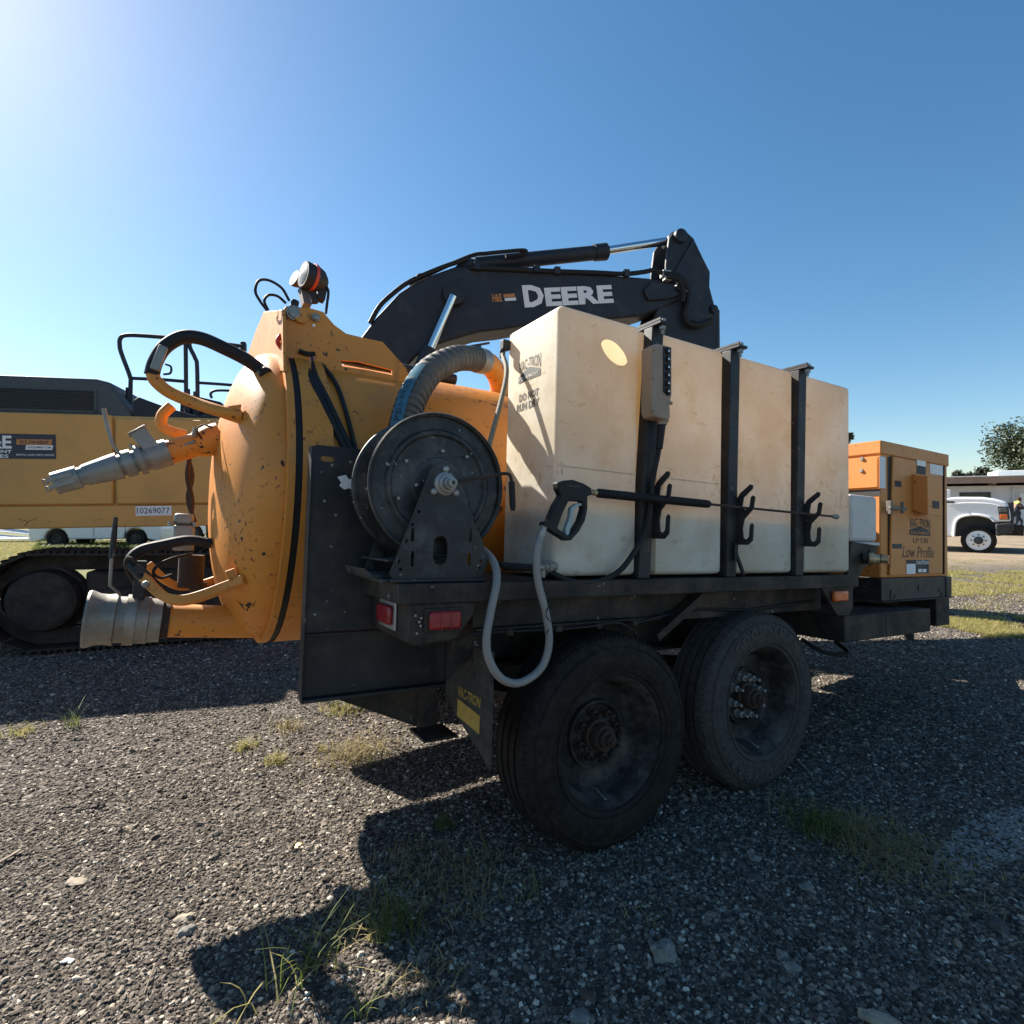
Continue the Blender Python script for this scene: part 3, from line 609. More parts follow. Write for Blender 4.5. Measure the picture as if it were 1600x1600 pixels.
tr.part('port_wire', MB().tube([A(318,690,'y',1.0),A(308,672,'y',.98),A(318,664,'y',.98),A(332,668,'y',.97)], .004, 6, sm=5), RUSTY, up)
tr.part('port_spigot', MB().cyl(A(303,682,'y',1.0), A(306,668,'y',1.0), .010, 8).cyl(A(262,703,'y',1.02), A(305,690,'y',1.0), .006, 8), GALV, up)
# lower drain valve
p0, p1 = A(390,972,'y',1.02), A(134,967,'y',1.02); ax = (p1-p0).normalized(); k = (p1-p0).length/256
dv = tr.part('drain_port', MB().lathe([(-20*k,30*k),(138*k,30*k)], p0, ax, 32), ORANGE)
tr.part('pipe_collar', MB().lathe([(134*k,30*k),(134*k,33*k),(146*k,33*k),(146*k,30*k)], p0, ax, 32), RUSTY, dv)
tr.part('drain_valve', MB().lathe([(146*k,38*k),(164*k,39*k),(166*k,41*k),(184*k,41*k),(184*k,44*k),(200*k,44*k),(200*k,40*k),(213*k,40*k),(214*k,45*k),(228*k,43*k),(240*k,44*k),(252*k,49*k),(256*k,48*k),(256*k,40*k),(230*k,38*k)], p0, ax, 40), ALU, dv)
c1 = p0+ax*182*k
tr.part('gate_bonnet', MB().bar(c1+Z*20*k, c1+Z*104*k, 34*k, 18*k, up=(1,0,0)), BLACK, dv, bev=.004)
tr.part('gate_lever', MB().tube([A(188,930,'y',.95),A(184,925,'y',.94),A(172,915,'y',.93),A(174,880,'y',.93),A(177,850,'y',.93)], .006, 8), ALU, dv)
tr.part('lever_grip', MB().tube([A(175,872,'y',.93),A(178,840,'y',.93),A(181,808,'y',.93)], .010, 10, rr=[.011,.010,.007]), BLACK, dv)
# lower guard loop with rubber sleeve
g0 = dome_hit(384,905)
lg = tr.part('guard_loop', MB().tube([g0, A(350,918,'y',.76), A(315,931,'y',.78), A(285,938,'y',.80), A(258,933,'y',.84), A(236,914,'y',.90), A(214,886,'y',1.0)], .024, 4, sm=5), ORANGE, bev=.003)
tr.part('guard_bar', MB().tube([A(360,896,'y',1.25), A(320,911,'y',1.25), A(285,917,'y',1.24), A(262,909,'y',1.22), A(245,895,'y',1.2), A(231,881,'y',1.2)], .022, 4, sm=5), ORANGE, lg, bev=.003)
tr.part('guard_sleeve', MB().tube([A(236,918,'y',.92), A(220,898,'y',.95), A(206,882,'y',.99), A(206,871,'y',1.01), A(222,859,'y',1.02), A(255,851,'y',1.02), A(295,844,'y',1.02), A(331,849,'y',1.02)], .021, 10, sm=5), RUBBER, lg)
tr.part('guard_bolt', MB().lathe([(0,.014),(.01,.012),(.014,.006)], A(228,913,'y',.86), -Y, 8), GALV, lg)
tr.part('drain_hose', MB().tube([A(262,930,'y',1.0),A(240,905,'y',.98),A(214,880,'y',.97),A(200,872,'y',.98),A(197,885,'y',.99),A(206,905,'y',1.0),A(222,925,'y',1.02)], .0075, 8, sm=6), RUSTY, lg)
tr.part('drain_hose', MB().tube([A(300,865,'y',1.1),A(270,872,'y',1.02),A(246,884,'y',.97),A(240,896,'y',.97),A(252,903,'y',1.0),A(268,898,'y',1.05)], .006, 8, sm=6), RUBBER, lg)
tr.part('guard_plate', MB().prism(P2('y',.93,(214,880),(232,893),(242,915),(236,926),(222,912),(206,890)), 'y', .93, .94), BLACK, lg)
tr.part('guard_tab', MB().prism(P2('y',.72,(352,893),(366,888),(374,905),(360,912)), 'y', .72, .735), ORANGE, lg)
# air valve with its brown hoses
av = tr.part('air_valve', MB().box((-1.155,1.16,.04),(-1.075,1.26,.15)), GALV, bev=.01)
tr.part('valve_cap', MB().box((-1.155,1.17,.15),(-1.08,1.27,.20)), GALV, av, bev=.012)
tr.part('valve_stem', MB().cyl((-1.08,1.22,-.12),(-1.08,1.22,.02),.05,14).cyl((-1.05,1.2,-.20),(-1.05,1.2,-.1),.035,10), RUSTY, av)
for x_ in (-1.165,-1.075):
    tr.part('valve_bolt', MB().cyl((x_,1.17,.145),(x_,1.17,.165),.012,8), GALV, av)
tr.part('air_hose', MB().tube([A(296,712,'y',1.15),A(293,745,'y',1.15),A(300,780,'y',1.18),A(299,800,'y',1.2)], .010, 8, sm=5), RUSTY, av)
tr.part('air_hose', MB().tube([A(293,712,'y',1.18),A(300,745,'y',1.18),A(294,780,'y',1.2),A(306,822,'y',1.2)], .010, 8, sm=5), RUSTY, av)
# suction hose, clamp and elbow
ctl = [A(620,720,'y',.42), A(627,690,'y',.43), A(634,655,'y',.45), A(648,615,'y',.50), A(674,579,'y',.60), A(710,561,'y',.72), A(735,560,'y',.80), A(752,563,'y',.85)]
ctr = catmull(ctl, 26); HR = .056
sx = tr.part('suction_hose', MB().tube(ctr, HR, 20, rr=[HR+(.0040,.0046,.0040,.0020,-.0055,-.0030)[i % 6] for i in range(len(ctr))]), SUCTION, smooth=24)
cl = [A(744,562,'y',.83), A(756,565,'y',.865)]
tr.part('hose_clamp', MB().cyl(cl[0], cl[1], HR+.007, 24), GALV, sx, bev=.003)
tr.part('clamp_bolt', MB().cyl(A(735,541,'y',.80), A(764,536,'y',.86), .006, 8).bar(A(738,543,'y',.80), A(748,542,'y',.83), .03, .015), BLACK, sx)
tr.part('suction_elbow', MB().tube([A(750,562,'y',.85), A(766,571,'y',.89), A(778,588,'y',.94), A(782,610,'y',.98), A(782,650,'y',1.0)], .056, 24, sm=6), ORANGE, sx)
# blue stripe and its print, wrapped on the hose
seg = ctr[10:104]; Ls = [0]
for i in range(1, len(seg)): Ls.append(Ls[-1]+(seg[i]-seg[i-1]).length)
camL = FT.I @ V((0,0,CAM_H))
def wrapped(s_, a_, r_):
    s_ = max(0, min(Ls[-1]*.9999, s_)); i = max(j for j in range(len(Ls)) if Ls[j] <= s_); i = min(i, len(seg)-2)
    t = (s_-Ls[i])/(Ls[i+1]-Ls[i]); c = seg[i].lerp(seg[i+1], t); T = (seg[i+1]-seg[i]).normalized()
    n0 = V((-.75,-.66,0)); n0 = (n0-T*n0.dot(T)).normalized(); b0 = T.cross(n0)
    return c+(n0*math.cos(a_)+b0*math.sin(a_))*r_
bl = MB(); ns = 60; L_ = Ls[-1]*.86
for i in range(ns+1): bl.v += [wrapped(L_*i/ns, a_, HR+.0054) for a_ in (-.42,-.21,0,.21,.42)]
bl.f = [(i*5+j, i*5+j+1, i*5+6+j, i*5+5+j) for i in range(ns) for j in range(4)]
tr.part('hose_stripe', bl, BLUE, sx)
ht = MB()
for s_, t0, w_ in (('O PSI', .055, .10), ('(-33', .165, .07), ('3.5.6', .245, .07)):
    vv, ff = glyphs(s_, .01, 0)
    ht.add([wrapped(t0+x*w_, .20-y*.40, HR+.0066) for x, y in vv], ff)
tr.part('hose_print', ht, PRINT, sx)

# ------------------------------------------------------------------ power unit
PX0, PX1, PY0, PY1, PZ0, PZ1 = 2.412, 3.272, .10, 1.45, -.043, .764
pu = tr.part('power_unit', MB().box((PX0,PY0,PZ0),(PX1,PY1,PZ1)), ORANGE2, bev=.008)
zt = A(1376,713,'x',PX0).z; zb = .50
tr.part('end_panel', MB().box((PX0-.014,PY0+.01,.49),(PX0,PY1-.05,.672)), ORANGE2, pu, bev=.003)
tr.part('end_panel', MB().box((PX0-.004,PY0+.004,-.03),(PX0,PY1-.05,.38)), ORANGE2, pu, bev=.002)
tr.part('end_vent', MB().box((PX0-.002,PY0+.0,.44),(PX0+.001,PY0+.25,.48)), PRINT, pu)
tr.part('lid', MB().box((PX0-.008,PY0-.008,.690),(PX1+.008,PY1,PZ1+.006)), ORANGE2, pu, bev=.006)
for u, v in ((1347,717),(1346,735.5)):
    p = A(u, v, 'x', PX0-.014); tr.part('panel_bolt', MB().lathe([(0,.013),(.008,.010)], p, -X, 10), BOLT, pu)
yd = PY0-.016
def D(u, v, y=yd): return A(u, v, 'y', y)
gp = [D(1387,714,PY0-.001), D(1397,712,PY0-.001), D(1392,898,PY0-.001), D(1387.5,898,PY0-.001)]
tr.part('door_gap_shade', MB().prism([(p.x,p.z) for p in gp], 'y', PY0-.003, PY0+.001), PRINT, pu)  # thin dark plate: shade of the open door gap put in as colour
dr = [D(1396,713), D(1473,728), D(1473,896), D(1391,899)]
dx = dr[1].x
pd = tr.part('side_door', MB().prism([(p.x,p.z) for p in dr], 'y', yd, yd+.012), ORANGE2, pu, bev=.003, label='unit side door standing slightly ajar')
tr.part('hinge_line', MB().bar(D(1474.5,728,yd+.008), D(1474.5,897,yd+.008), .010, .008), RUSTY, pu)
wx = D(1425,770).x; wx1 = D(1473,770,yd-.085).x; wz0 = D(1425,800).z+.01; wz1 = D(1425,741).z
tr.part('vent_hood', MB().prism([(yd,wz0),(yd-.085,wz0-.03),(yd-.085,wz1-.02),(yd,wz1)], 'x', wx, wx1), ORANGE2, pu, bev=.004)
tr.part('hood_latch', MB().box((wx+.06,yd-.0885,.385),(wx+.14,yd-.083,.43)), PRINT, pu)
def dq(mb, u0, v0, u1, v1, off=.0012):     # flat print on the side door
    a_, b_ = D(u0, v1), D(u1, v0); quad(mb, (a_.x, yd-off, a_.z), X, Z, b_.x-a_.x, b_.z-a_.z); return mb
tr.part('latch_plate', dq(dq(MB(),1398,752,1408,760),1394,850,1409,857), PRINT, pu)
la = D(1385,796); M = Matrix.Translation((la.x, yd-.02, la.z))
tr.part('door_latch', MB().box((-.02,-.015,-.03),(.0,.012,.05),M).box((-.03,-.02,0),(.16,-.004,.018),M).cyl(M@V((.10,-.02,-.02)),M@V((.10,-.02,.05)),.010,8), LATCH, pu, bev=.003)
dp, de, dw, dm, dn, ds = MB(), MB(), MB(), MB(), MB(), MB()
def dbox(u0, v0, u1, v1): a_, b_ = D(u0, v0), D(u1, v1); return V((a_.x, yd-.0014, a_.z)), b_.x-a_.x, D(u0, v1).z-a_.z
o_, w_, h_ = dbox(1421,836,1453,809); logo(dp, de, o_, X, Z, w_, h_)
o_, w_, h_ = dbox(1427,848,1450,840); text(dm, 'LP 530', o_, X, Z, w_, h_, .0)
o_, w_, h_ = dbox(1410,871,1460,853); text(dn, 'Low Profile', o_, X, Z, w_, h_, -.004, .25)
dq(ds,1416,875,1451,896)
tr.part('door_logo', dp, PRINT, pu); tr.part('model_lettering', dm, PRINTW, pu); tr.part('name_lettering', dn, PRINTW, pu); tr.part('warning_sticker', ds, PRINT, pu); tr.part('rating_sticker', dq(MB(),1432,722,1446,740), PRINT, pu)
dq(dw,1416,881,1430,897,.002); dq(dw,1378,714,1387,762,-.012); dq(dw,1432,721,1446,727,.0022); dq(dw,1453,728,1473,740,.001)
for v_ in (1434,1441): dq(dw, v_, 889, v_+6, 894, .0022)
o_, w_, h_ = dbox(1431,882,1450,876); text(dw, 'CAUTION', o_-Y*.001, X, Z, w_, h_, .02)
tr.part('door_labels', dw, WHITE, pu, kind='stuff'); tr.part('logo_lettering', de, ORANGE2, pu)
sk = tr.part('skid', MB().box((PX0,PY0-.004,-.178),(PX1+.02,PY0+.07,-.044)).box((PX0,PY0+.07,-.178),(PX0+.08,PY1,-.05)).box((PX0-.01,PY0-.02,-.185),(PX1+.03,PY1,-.178)).box((PX1-.05,PY0-.01,-.178),(PX1+.025,PY0+.08,-.046)), BLACK, bev=.003)
tr.part('skid_slot', MB().box((PX0+.12,PY0-.008,-.170),(PX1-.10,PY0-.004,-.140)).box((PX0+.10,PY0-.008,-.170),(PX0+.15,PY0-.0045,-.115)).box((PX1-.14,PY0-.008,-.170),(PX1-.09,PY0-.0045,-.115)).prism(circ(PX0+.45,-.108,.014,10,.02),'y',PY0-.008,PY0-.004), PRINT, sk)
# ------------------------------------------------------------------ things hung on the trailer
g = A(858,815,'y',-.08)
sg = Thing('spray_gun', 'black pressure washer gun with long ribbed lance, hung on hooks across the cream tank', 'spray gun', FT, g)
out = P2('y',-.08,(867,754),(878,751),(891,750),(908,755.6),(920,763),(921,773),(914,776),(914,795),(910,814),(900.6,830.6),(889,844),(880,844.7),(867,836),(858,830.6),(846,821),(846,815.6),(854.7,812),(863,791),(873,774),(868,764))
hol = P2('y',-.08,(884.7,782.8),(906,784),(908,795),(902.5,814),(893,829),(884,837),(867,825),(876,800.6))
sg.part('gun_body', MB().prism(out, 'y', -.096, -.064, holes=[hol]), RUBBER, bev=.004)
tg = P2('y',-.08,(906,786),(898,787),(890,793),(888,808),(881,828),(882,838),(886,838),(889,826),(893,808),(895,796),(901,791),(907,790))
sg.part('trigger', MB().prism(tg, 'y', -.089, -.071), TRIG, bev=.001)
sg.part('vent_slots', MB().box((A(884,760,'y',-.097).x,-.0975,A(884,760,'y',-.097).z),(A(906,758,'y',-.097).x,-.0965,A(884,757,'y',-.097).z)), PRINT)
a_, b_ = A(919,769,'y',-.08), A(1110,788,'y',-.08); ax = (b_-a_).normalized(); L_ = (b_-a_).length
sg.part('swivel', MB().lathe([(0,.009),(.012,.009),(.012,.0065),(.02,.0065),(.02,.011),(.034,.011),(.034,.007),(.05,.007)], a_, ax, 14), BRASS)
pf = [(.040,.010),(.044,.0155)]
nr = 46
for i in range(nr):
    t = .046+(L_-.062)*i/nr; d_ = (L_-.062)/nr; pf += [(t,.0165),(t+d_*.55,.0165),(t+d_*.62,.0138),(t+d_*.95,.0138)]
pf += [(L_-.014,.0155),(L_,.008)]
sg.part('lance_sleeve', MB().lathe(pf, a_, ax, 18), RUBBER)
c_ = A(1302,807,'y',-.08)
sg.part('lance', MB().cyl(b_-ax*.02, c_, .0052, 10), RUSTY)
ax2 = (c_-b_).normalized()
sg.part('nozzle', MB().lathe([(-.012,.006),(0,.009),(.02,.0125),(.034,.0115),(.044,.006)], c_, ax2, 14), GALV)
h0, h1_ = A(853,817,'y',-.08), A(846,836,'y',-.08)
ax3 = (h1_-h0).normalized()
sg.part('hose_coupling', MB().lathe([(0,.014),(.018,.014),(.018,.011),(.03,.011),(.03,.0135),(.055,.0135),(.06,.011)], h0, ax3, 12), BOLT)
sg.part('hose', MB().tube([h1_, A(839,862,'y',-.085), A(840,905,'y',-.09), A(852,955,'y',-.095), A(858,1003,'y',-.10), A(846,1043,'y',-.10), A(815,1066,'y',-.10), A(786,1062,'y',-.10), A(766,1035,'y',-.10), A(760,1000,'y',-.095), A(767,955,'y',-.085), A(776,910,'y',-.07), A(773,882,'y',-.03), A(758,862,'y',.06), A(735,850,'y',.12), A(700,830,'y',.12)], .0130, 12, sm=8), GREYHOSE)
sg.part('tie_wire', MB().tube([A(855,925,'y',-.11), A(860,940,'y',-.105), A(853,960,'y',-.115), A(861,975,'y',-.105), A(853,990,'y',-.112)], .0018, 6, sm=4), RUBBER)
pc = Thing('pendant_control', 'tan push button pendant hanging at the first black tank post', 'remote control', FT, A(1034,655,'y',-.06))
out = P2('y',-.085,(1019,541),(1028,536),(1050,542),(1050,618),(1047,632),(1048,652),(1041,656),(1022,651),(1018,640))
pc.part('pendant_case', MB().prism(out, 'y', -.085, -.026), TANP, bev=.006)
out = P2('y',-.088,(1036.5,541),(1049,543),(1048.5,617),(1044,619),(1036.5,612))
pc.part('button_strip', MB().prism(out, 'y', -.088, -.084), BLACK, bev=.002)
pb = None
for i in range(6):
    p = A(1043, 549+i*12.5, 'y', -.0885)
    bb = pc.part('button', MB().lathe([(0,.0125),(.004,.012),(.007,.009),(.008,.004)], p, -Y, 16), RUBBER)
    t_ = MB(); q_ = p+V((0,-.0085,0)); t_.add([q_+V((-.0045,0,-.004)),q_+V((.0045,0,-.004)),q_+V((.0045,0,.0)),q_+V((0,0,.006)),q_+V((-.0045,0,.0))], [(0,1,2,3,4)]); pc.part('button_mark', t_, WHITE, bb)
for u, v in ((1021,590),(1020,640),(1022,545),(1048,630)):
    p = A(u, v, 'y', -.086); pc.part('case_screw', MB().lathe([(0,.008),(.005,.007)], p, -Y, 10), TANP)
pc.part('case_neck', MB().lathe([(0,.026),(.018,.024),(.018,.019),(.03,.019)], A(1035,652,'y',-.056), V((-.02,0,-1)), 16), TANP)
pc.part('strain_relief', MB().lathe([(0,.016),(.10,.013)], A(1034,662,'y',-.056), A(1031,692,'y',-.056)-A(1034,662,'y',-.056), 12), RUBBER)
pc.part('cable', MB().tube([A(1033,670,'y',-.056), A(1029,705,'y',-.050), A(1020,750,'y',-.040), A(1015,800,'y',-.037), A(1003,840,'y',-.04), A(975,885,'y',-.05), A(945,905,'y',-.04), A(910,911,'y',-.04), A(880,904,'y',-.03), A(850,890,'y',-.0), A(800,884,'y',.05), A(770,880,'y',.10)], .0105, 10, sm=7), RUBBER)
#--P4--
# ------------------------------------------------------------------ excavator behind
def frame(org, deg, tilt=0.):
    c, s_ = math.cos(math.radians(deg)), math.sin(math.radians(deg)); xa = V((c*math.cos(tilt), s_*math.cos(tilt), math.sin(tilt))); ya = V((-s_, c, 0)); za = xa.cross(ya)
    return Fr(Matrix.Translation(org) @ Matrix((xa, ya, za)).transposed().to_4x4())
FX = frame((-4.82, 5.3, 0), 15, .0135); E = FX.at
def PE(y, *px): return P2f(FX, 'y', y, *px)
def P2f(fr, ax, val, *px):
    i = [k for k in range(3) if 'xyz'[k] != ax]; return [tuple(fr.at(u, v, ax, val)[k] for k in i) for u, v in px]
ex = Thing('excavator', 'large yellow and dark grey tracked excavator with raised boom, standing behind the vacuum trailer', 'excavator', FX, (2.2, 1.4, 0))
zs0, zs1, zd1 = E(165,824,'y',0).z, E(165,788.5,'y',0).z, E(100,646.5,'y',0).z
body = ex.part('body', MB().box((-1.6,.02,zs0),(3.6,2.7,zd1)), EXY, bev=.02)
ex.part('side_sill', MB().box((-1.6,-.03,zs0),(3.6,.02,zs1-.012)), EXY, body, bev=.012)
sx_ = E(179,700,'y',0).x
ex.part('engine_door', MB().box((-1.3,-.02,zs1),(sx_-.012,.02,zd1)), EXY, body, bev=.018)
ex.part('engine_door', MB().box((sx_+.012,-.02,zs1),(3.6,.02,zd1-.03)), EXY, body, bev=.018)
ex.part('counterweight', MB().prism([(-1.6,zs0),(-2.3,zs0+.05),(-2.45,zs0+.5),(-2.4,2.2),(-1.6,2.25)], 'y', .0, 2.72), EXD, body, bev=.08)
ex.part('rotary_base', MB().cyl((2.2,1.4,.85),(2.2,1.4,zs0),.75,32), TRK)
hd = PE(.06,(-140,578),(-60,582),(0,585),(150,591),(172,597),(207,650),(207,656),(-140,645))
ex.part('engine_hood', MB().prism(hd, 'y', .06, 2.5), EXH, body, bev=.03)
gr = E(0,607,'y',.055), E(146,640,'y',.055)
lv = MB()
for i in range(9):
    z = gr[1].z+(gr[0].z-gr[1].z)*i/8; lv.box((-1.3,.045,z-.006),(gr[1].x,.06,z+.006))
ex.part('hood_louvre', lv, EXD, body, kind='stuff')
ex.part('louvre_frame', MB().box((-1.3,.05,gr[1].z-.03),(gr[1].x+.03,.061,gr[1].z-.012)).box((gr[1].x+.006,.05,gr[1].z-.03),(gr[1].x+.03,.061,gr[0].z+.02)), EXH, body)
ex.part('side_deck', MB().prism(PE(.06,(207,658),(207,626),(216,620),(262,637),(300,648),(420,652),(420,662)), 'y', .06, 1.0), EXD, body, bev=.01)
ex.part('tool_box', MB().prism(PE(.35,(280,655),(282,622),(300,617),(345,628),(360,655)), 'y', .35, 1.0), EXD, body, bev=.01)
ex.part('fuel_tank', MB().box((sx_+1.0,.06,zd1-.03),(3.6,1.0,zd1+.20)), EXD, body, bev=.03)
def rail(*px, y=.30, r=.021): return ex.part('handrail', MB().tube([E(u,v,'y',y) for u, v in px], r, 10, sm=5), EXD, body)
rail((203,650),(204,600),(203,588),(190,553),(187,540),(188,529),(197,524),(230,525),(300,531),(378,541)); rail((205,591),(250,593),(288,596),r=.018); rail((290,535),(290.5,580),(291,655)); rail((296,533),(297,543),(305,560),(308,575),(309,655))
rail((309,598),(340,600),(378,603),r=.016); rail((331,622),(329,616),(334,611),(350,610),(380,612),r=.014)
ex.part('rail_socket', MB().cyl(E(201,655,'y',.30),E(201,606,'y',.30),.028,10).cyl(E(294,655,'y',.30),E(294,608,'y',.30),.02,10).cyl(E(305,655,'y',.30),E(305,612,'y',.30),.02,10), EXD, body)
ex.part('mirror', MB().box(E(375,533,'y',.32),E(386,550,'y',.40)), EXD, body, bev=.01)
# cab on the far side
cb = ex.part('cab', MB().prism([(2.75,zd1-.6),(2.75,2.75),(2.95,2.95),(4.1,2.95),(4.4,2.3),(4.4,zd1-.7)], 'y', 1.75, 2.65), EXY, bev=.05)
ex.part('cab_window', MB().prism([(2.95,2.0),(2.95,2.8),(4.0,2.8),(4.2,2.3),(4.2,2.0)], 'y', 1.74, 1.752), GLASS, cb)
# decals on the engine door
dz = E(40,717,'y',-.022); d1 = E(87,679,'y',-.022); d0 = E(-62,717,'y',-.022)
db = MB(); quad(db, (d0.x,-.0225,dz.z), X, Z, d1.x-d0.x, d1.z-dz.z); ex.part('door_decal', db, DECAL, body)
dh = d1.z-dz.z; pw = (d1.x-d0.x)/149; zz = dz.z
def dx_(u): return d0.x+(u+62)*pw
dw = MB(); text(dw,'H&E',(dx_(-40),-.024,zz+dh*.40),X,Z,57*pw,dh*.52,.03); text(dw,'EQUIPMENT',(dx_(-48),-.024,zz+dh*.20),X,Z,65*pw,dh*.15,.02); text(dw,'SERVICES',(dx_(-48),-.024,zz+dh*.03),X,Z,60*pw,dh*.14,.02)
text(dw,'RENTALS | SALES | PARTS | SERVICE',(dx_(24),-.024,zz+dh*.11),X,Z,60*pw,dh*.09,.01)
dw.add([(dx_(38),-.024,zz+dh*.37),(dx_(81),-.024,zz+dh*.37),(dx_(83),-.024,zz+dh*.56),(dx_(40),-.024,zz+dh*.56)],[(0,1,2,3)])
ex.part('decal_print', dw, WHITE, body)
do = MB().add([(dx_(24),-.024,zz+dh*.57),(dx_(80),-.024,zz+dh*.57),(dx_(82),-.024,zz+dh*.79),(dx_(25),-.024,zz+dh*.79)],[(0,1,2,3)]); ex.part('decal_print', do, ORDEC, body)
dk = MB(); text(dk,'877-700-RENT',(dx_(30),-.0255,zz+dh*.61),X,Z,46*pw,dh*.13,.02); text(dk,'HE-EQUIPMENT.COM',(dx_(42),-.0255,zz+dh*.41),X,Z,37*pw,dh*.10,.01); ex.part('decal_print', dk, DECAL, body)
n0, n1 = E(212,806,'y',-.032), E(268,790.5,'y',-.032)
nb_ = MB(); quad(nb_, (n0.x,-.0325,n0.z), X, Z, n1.x-n0.x, n1.z-n0.z); ex.part('number_plate', nb_, WHITE, body)
nt_ = MB(); text(nt_, '10269077', (n0.x+.012,-.034,n0.z+.022), X, Z, n1.x-n0.x-.03, (n1.z-n0.z)*.6, .0); ex.part('plate_number', nt_, PRINT, body)
sc_ = MB()
for (u,v),(u2,v2) in (((28,810),(44,815)),((44,815),(58,809)),((44,815),(38,822)),((145,813),(152,812)),((154,812),(160,810)),((76,814),(78,816))):
    a_, b_ = E(u,v,'y',-.031), E(u2,v2,'y',-.031); sc_.bar((a_.x,-.0305,a_.z),(b_.x,-.0305,b_.z),.002,.008,up=(0,1,0))
ex.part('scratch', sc_, RUSTY, body)
# boom: near cheek at yb0, thick to yb1
yb0, yb1 = 1.2, 1.75
bo = PE(yb0,(470,700),(505,620),(535,570),(565,526),(590,493),(623,458),(650,440),(680,427),(714,415),(757,417),(880,425),(960,430),(1013,434),(1032,438),(1062,447),(1072,460),(1062,470),(1038,480),(1022,486),(997,494),(966,497),(900,500),(840,505),(788,514),(750,518),(722,526),(683,538),(653,555),(633,575),(610,620),(585,720))
bm_ = ex.part('boom', MB().prism(bo, 'y', yb0, yb1), EXD, bev=.03)
t_ = MB(); q0, q1 = E(817,480,'y',yb0-.012), E(960,446,'y',yb0-.012); bx = (q1-q0); bw = bx.length
dirx = V((E(960,473,'y',yb0)-E(821,480.5,'y',yb0))).normalized(); up_ = V((0,-1,0)).cross(dirx); up_ = up_ if up_.z > 0 else -up_
o_ = E(820,480.5,'y',yb0-.006)
hD = (E(820,446,'y',yb0)-E(820,480.5,'y',yb0)).length; wD = (E(852,470,'y',yb0)-E(820,470,'y',yb0)).length; wE = (E(960,470,'y',yb0)-E(854,470,'y',yb0)).length
text(t_, 'D', o_, dirx, up_, wD, hD, .045); text(t_, 'EERE', o_+dirx*wD*1.06, dirx, up_, wE, hD*.84, .045)
ex.part('boom_lettering', t_, WHITE, bm_)
t2 = MB(); t3 = MB(); o2 = E(770,472,'y',yb0-.006); w2 = (E(785,470,'y',yb0)-E(770,470,'y',yb0)).length
text(t2, 'H&E', o2, dirx, up_, w2, w2*.8, .03); quad(t2, o2+dirx*w2*1.2+up_*w2*.42, dirx, up_, w2*1.2, w2*.32)
quad(t3, o2+dirx*w2*1.28+up_*w2*.05, dirx, up_, w2*1.2, w2*.3)
ex.part('boom_decal', t2, ORDEC, bm_); ex.part('boom_decal', t3, WHITE, bm_)
ex.part('boom_pin', MB().lathe([(0,.16),(.10,.15),(.11,.08)], E(708,462,'y',yb0), -Y, 20), EXD, bm_)
ex.part('boom_bracket', MB().prism(PE(yb0-.02,(1005,455),(1015,442),(1050,444),(1064,462),(1040,468),(1012,470)), 'y', yb0-.05, yb0), EXD, bm_, bev=.01)
ex.part('boom_cylinder', MB().cyl(E(708,463,'y',yb0-.13), E(672,545,'y',yb0-.13), .055, 16), CHROME)
ex.part('boom_cylinder', MB().cyl(E(672,545,'y',yb0-.13), E(570,770,'y',yb0-.13), .10, 16), EXD)
yc = (yb0+yb1)/2
ca = ex.part('arm_cylinder', MB().cyl(E(742,414,'y',yc), E(930,395,'y',yc), .105, 20).lathe([(0,.12),(.20,.125),(.22,.10)], E(928,395,'y',yc), E(950,393,'y',yc)-E(928,395,'y',yc), 20), EXD)
ex.part('arm_rod', MB().cyl(E(945,392,'y',yc), E(1060,374,'y',yc), .060, 16), CHROME, ca)
ex.part('cylinder_lug', MB().prism(PE(yc-.2,(712,416),(728,402),(742,405),(770,418)), 'y', yc-.2, yc+.2), EXD, ca)
ex.part('rod_end', MB().cyl(E(1056,375,'y',yc-.1), E(1056,375,'y',yc-.1)+Y*.2, .13, 16), EXD, ca)
def line(r, y, *px): return ex.part('hydraulic_line', MB().tube([E(u,v,'y',y) for u, v in px], r, 8, sm=5), RUBBER, bm_)
line(.035,1.18,(735,418),(760,419),(870,424),(930,426),(975,428),(1005,425),(1022,422),(1036,427)); line(.028,1.3,(640,445),(680,424),(735,400),(760,396),(790,393),(818,391),(822,395),(812,398),(790,400))
line(.032,1.22,(578,505),(592,480),(610,462),(640,440),(690,418),(730,405)); line(.02,1.2,(650,438),(652,432),(658,429),(665,432)); line(.045,1.15,(1036,428),(1060,432),(1074,450),(1074,475),(1070,490),(1076,505),(1092,508),(1112,500)); line(.035,1.1,(1042,432),(1060,437),(1068,455),(1066,472))
for u, v in ((745,417),(838,421),(870,424),(978,428)):
    ex.part('line_clamp', MB().cbox(E(u,v,'y',1.18), (.08,.10,.10)), EXD, bm_)
ex.part('line_block', MB().cbox(E(1040,429,'y',1.18), (.14,.12,.10)).cbox(E(1043,436,'y',1.15), (.12,.1,.06)), BOLT, bm_, bev=.01)
